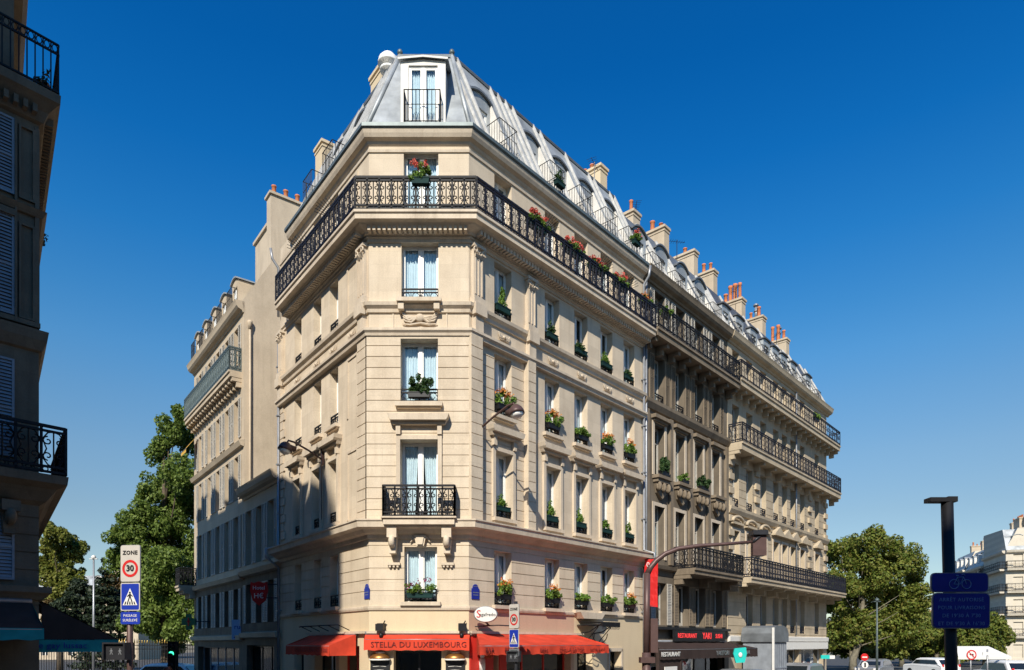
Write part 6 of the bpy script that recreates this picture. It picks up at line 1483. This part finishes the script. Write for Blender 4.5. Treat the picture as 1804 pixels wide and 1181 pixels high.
def conifer(base, h, r, label, seed):
    root = empty('conifer', base, 0, label, 'tree'); bl = []; g = random.Random(seed)
    for i in range(12):
        t = i / 11; n_ = 7 if i < 10 else 3
        for q in range(n_):
            a_ = 2 * pi * q / n_ + i * .7; rr = r * (1 - t) ** .8 + .1; bl.append((rr * .65 * cos(a_), rr * .65 * sin(a_), h * (.12 + .86 * t) - rr * .12, rr * .42 + .08, rr * .42 + .08, h * .03 + .06))
    link('crown', leaf_mesh('crown', bl, 5000, .26, M_LEAFD, seed, sub=0, shell=.3), root); a = MB(); a.tube([(0, 0, 0), (0, 0, h * .98)], [.16, .03], 7); link('trunk', a.mesh('trunk', M_BARK), root)
Y = 56; q = at(183, 0, Y); conifer((q.x, Y, 0), at(0, 985, Y).z, 2.3, 'small dark conifer with tiered branches left of the zone sign', 8)
Y = 57
tree('evergreen_tree', (at(150, 0, Y).x, Y, 0), blobs_px([(140, 1045, 30), (165, 1055, 32), (195, 1060, 30), (120, 1070, 30), (180, 1090, 34), (145, 1100, 30), (210, 1095, 26)], Y), 16000, .22, M_LEAFD, M_BARK, 'dark broad evergreen mass behind the slender left lamp post', None, 9, .2, .2)
Y = 60
tree('autumn_tree', (at(205, 0, Y).x, Y, 0), blobs_px([(205, 1025, 24), (190, 1050, 26), (222, 1060, 26), (90, 1075, 24)], Y), 3500, .3, M_LEAFB, M_BARK, 'small browning tree behind the zone 30 signpost', None, 10, .15, .3)
Y = 60
pl_ = [(1500, 960, 26), (1535, 955, 28), (1570, 965, 28), (1600, 985, 26), (1480, 985, 30), (1520, 1000, 42), (1570, 1005, 40), (1610, 1020, 26), (1475, 1030, 34), (1505, 1050, 40), (1550, 1050, 44), (1595, 1060, 34), (1480, 1085, 30), (1515, 1100, 34), (1560, 1100, 38), (1600, 1095, 26), (1470, 965, 18), (1625, 1045, 18), (1470, 1060, 30), (1535, 1115, 34), (1580, 1118, 32), (1500, 1120, 24), (1470, 1110, 24), (1612, 1115, 24), (1620, 1075, 26)]
tree('plane_tree', (at(1502, 0, Y).x, Y, 0), blobs_px(pl_, Y, .95, 1.0), 60000, .22, M_LEAFP, M_PLANEBARK, 'large plane tree right of the pale far house', 'plane trees along the avenue', 21, .30, .22, sub=13, subr=.48)
for (cx, Y, h, wd, lb, sd) in ((1500, 74, 1085, 52, 'plane tree standing behind the trunk of the large plane', 25), (1560, 70, 1090, 50, 'low plane tree under the right half of the large plane', 26), (1620, 88, 1092, 46, 'far plane tree left of the navy signpost foot', 27), (1685, 76, 1092, 40, 'low plane tree right of the navy signpost foot', 28), (1588, 78, 1070, 46, 'smaller plane tree right of the large plane', 22), (1650, 84, 1075, 44, 'plane tree behind the navy signpost plates', 23), (1735, 82, 1085, 48, 'plane tree in front of the far white corner building', 24)):
    tree('plane_tree', (at(cx, 0, Y).x, Y, 0), blobs_px([(cx - wd * .5, h + 22, 26), (cx, h + 12, 30), (cx + wd * .5, h + 22, 26), (cx - wd * .7, h + 44, 24), (cx - wd * .1, h + 42, 34), (cx + wd * .55, h + 44, 28), (cx - wd * .3, h + 58, 22), (cx + wd * .3, h + 58, 22)], Y), 14000, .28, M_LEAFP, M_PLANEBARK, lb, 'plane trees along the avenue', sd, .26, .3)

# ================================================================== far buildings
def far_house(F, s0, s1, zg, floors, label, mat, depth=10, bays=4, roof=3.0, balc=()):
    g = empty('far_house', F.w((s0 + s1) / 2), 0, label, 'building', 'distant white apartment houses')
    fh = zg / floors; bw = (s1 - s0) / bays; ops = []; 
    for f in range(floors):
        for i in range(bays): c = s0 + bw * (i + .5); ops.append((c - .55, c + .55, f * fh + .7, f * fh + fh * .82))
    F.put('wall', wall_mesh(s0, s1, 0, zg, ops, reveal=.3).mesh('wall', mat), g); shell(g, F, s0, s1, zg, zg + roof, 1.4, depth, mat, M_ZINC)
    band(g, F, 'roof_cornice', s0, s1, CORN(zg), mat)
    for (a_, b_, c_, e_) in ops: 
        F.put('window', cached(('fw', round(e_ - c_, 2)), lambda: _farwin(1.1, e_ - c_)), g, (a_ + b_) / 2, -.28, c_)
    for f in balc: slab(g, F, s0, s1, f * fh + .55, .7, mat, .25); rail(g, F, s0, s1, f * fh + .55, .65, M_IRON, .9, 5, 1.0, 1)
    for i in range(2): chimney_stack(F, g, s0 + (s1 - s0) * (.2 + .6 * i), -4, .9, 2.4, zg + 1, zg + roof + 1.8, 4, M_NEIGH)
    for i in range(bays): dormer(F, g, s0 + bw * (i + .5), zg, -.2, 1.1, 1.9, .2, 1.5, [M_DORM, M_ZINC], cur=None, rail=0)
def _farwin(w, h):
    mb = MB(); f = .08
    mb.box(-w / 2, -w / 2 + f, -.03, .03, 0, h); mb.box(w / 2 - f, w / 2, -.03, .03, 0, h); mb.box(-.05, .05, -.03, .03, 0, h); mb.box(-w / 2, w / 2, -.04, .04, h - f, h); mb.box(-w / 2 + .02, w / 2 - .02, .0, .035, 0, h - .02, 1)
    return mb.mesh('window', [M_WHITE, M_DGLASS])
X0 = at(1772, 0, 92); FD = Fac(X0.x, X0.y, 1, -.373); far_house(FD, 0, 14, 15.2, 5, 'sunlit white corner apartment building with balconies at the far right edge', M_FARST, bays=5, balc=(1, 2, 3, 4))
FE = Fac(X0.x + 8.2, X0.y + 22, -8.2, -22)
far_house(FE, 13.6, 23.3, 15.2, 5, 'shaded side of the far corner block nearest the white corner building', M_FARST, bays=4, balc=(2, 3, 4)); far_house(FE, 3.5, 13.5, 14.2, 5, 'middle house of the receding far white row', M_FARST, bays=4, balc=(4,)); far_house(FE, -7, 3.4, 14.6, 5, 'last house of the receding far white row', M_FARST, bays=4, balc=(4,))
FG = Fac(at(1470, 0, 150).x, 150, 1, 0); far_house(FG, 0, 30, 6.0, 2, 'low pale building glimpsed beneath the plane trees', M_FARST, bays=9, roof=2)
FH = Fac(at(-40, 0, 110).x, 110, 1, 0); far_house(FH, 0, 26, 11.5, 3, 'distant brown-roofed house behind the left trees', M_NEIGH, bays=6, roof=2.2)
# shop awnings under the far trees
g = empty('market_awning', (at(1718, 0, 60).x, 60, 0), 0, 'pale grey cafe awning under the far trees at right', 'awning'); a = MB(); a.face([(-1.5, 0, 1.5), (3.2, 0, 1.5), (2.7, 2.2, 2.4), (-.2, 2.2, 2.4)]); a.face([(-1.5, 0, 1.5), (3.2, 0, 1.5), (3.2, 0, 1.25), (-1.5, 0, 1.25)]); link('canvas', a.mesh('canvas', M_SIGNW), g); a = MB()
for x in (-1.3, 3.0): a.tube([(x, .1, 0), (x, .1, 1.5)], .03, 6)
link('legs', a.mesh('legs', M_GREYMET), g)

# ================================================================== unseen blocks added to shade the left house and near signs and dim skylight
def back_block(x0, x1, y0, y1, h, label):
    F = Fac(x1, y1, -1, 0); W_ = x1 - x0; g = empty('shading_block', ((x0 + x1) / 2, y1, 0), 0, label, 'building')
    nb = max(2, int(W_ / 2.6)); nf = max(2, int(h / 3.3)); ops = []
    for f in range(1, nf):
        for i in range(nb): c = W_ * (i + .5) / nb; ops.append((c - .5, c + .5, f * 3.3 + .4, f * 3.3 + 2.5))
    F.put('wall', wall_mesh(0, W_, 0, h, ops).mesh('wall', M_NEIGH), g); d = y1 - y0
    a = MB(); a.box(0, W_, .35, d, 0, h - .02); F.put('body', a.mesh('body', M_NEIGH), g)
    band(g, F, 'roof_cornice', 0, W_, CORN(h), M_NEIGH)
back_block(-46, -13.6, -10.5, -5.5, 33.0, 'tall apartment block out of view across the street behind the camera')
back_block(44, 62, -8, 44, 20, 'apartment block out of view along the opposite side of the avenue')
back_block(-12, 34, -24, -11, 18.2, 'lower apartment block out of view behind the camera')
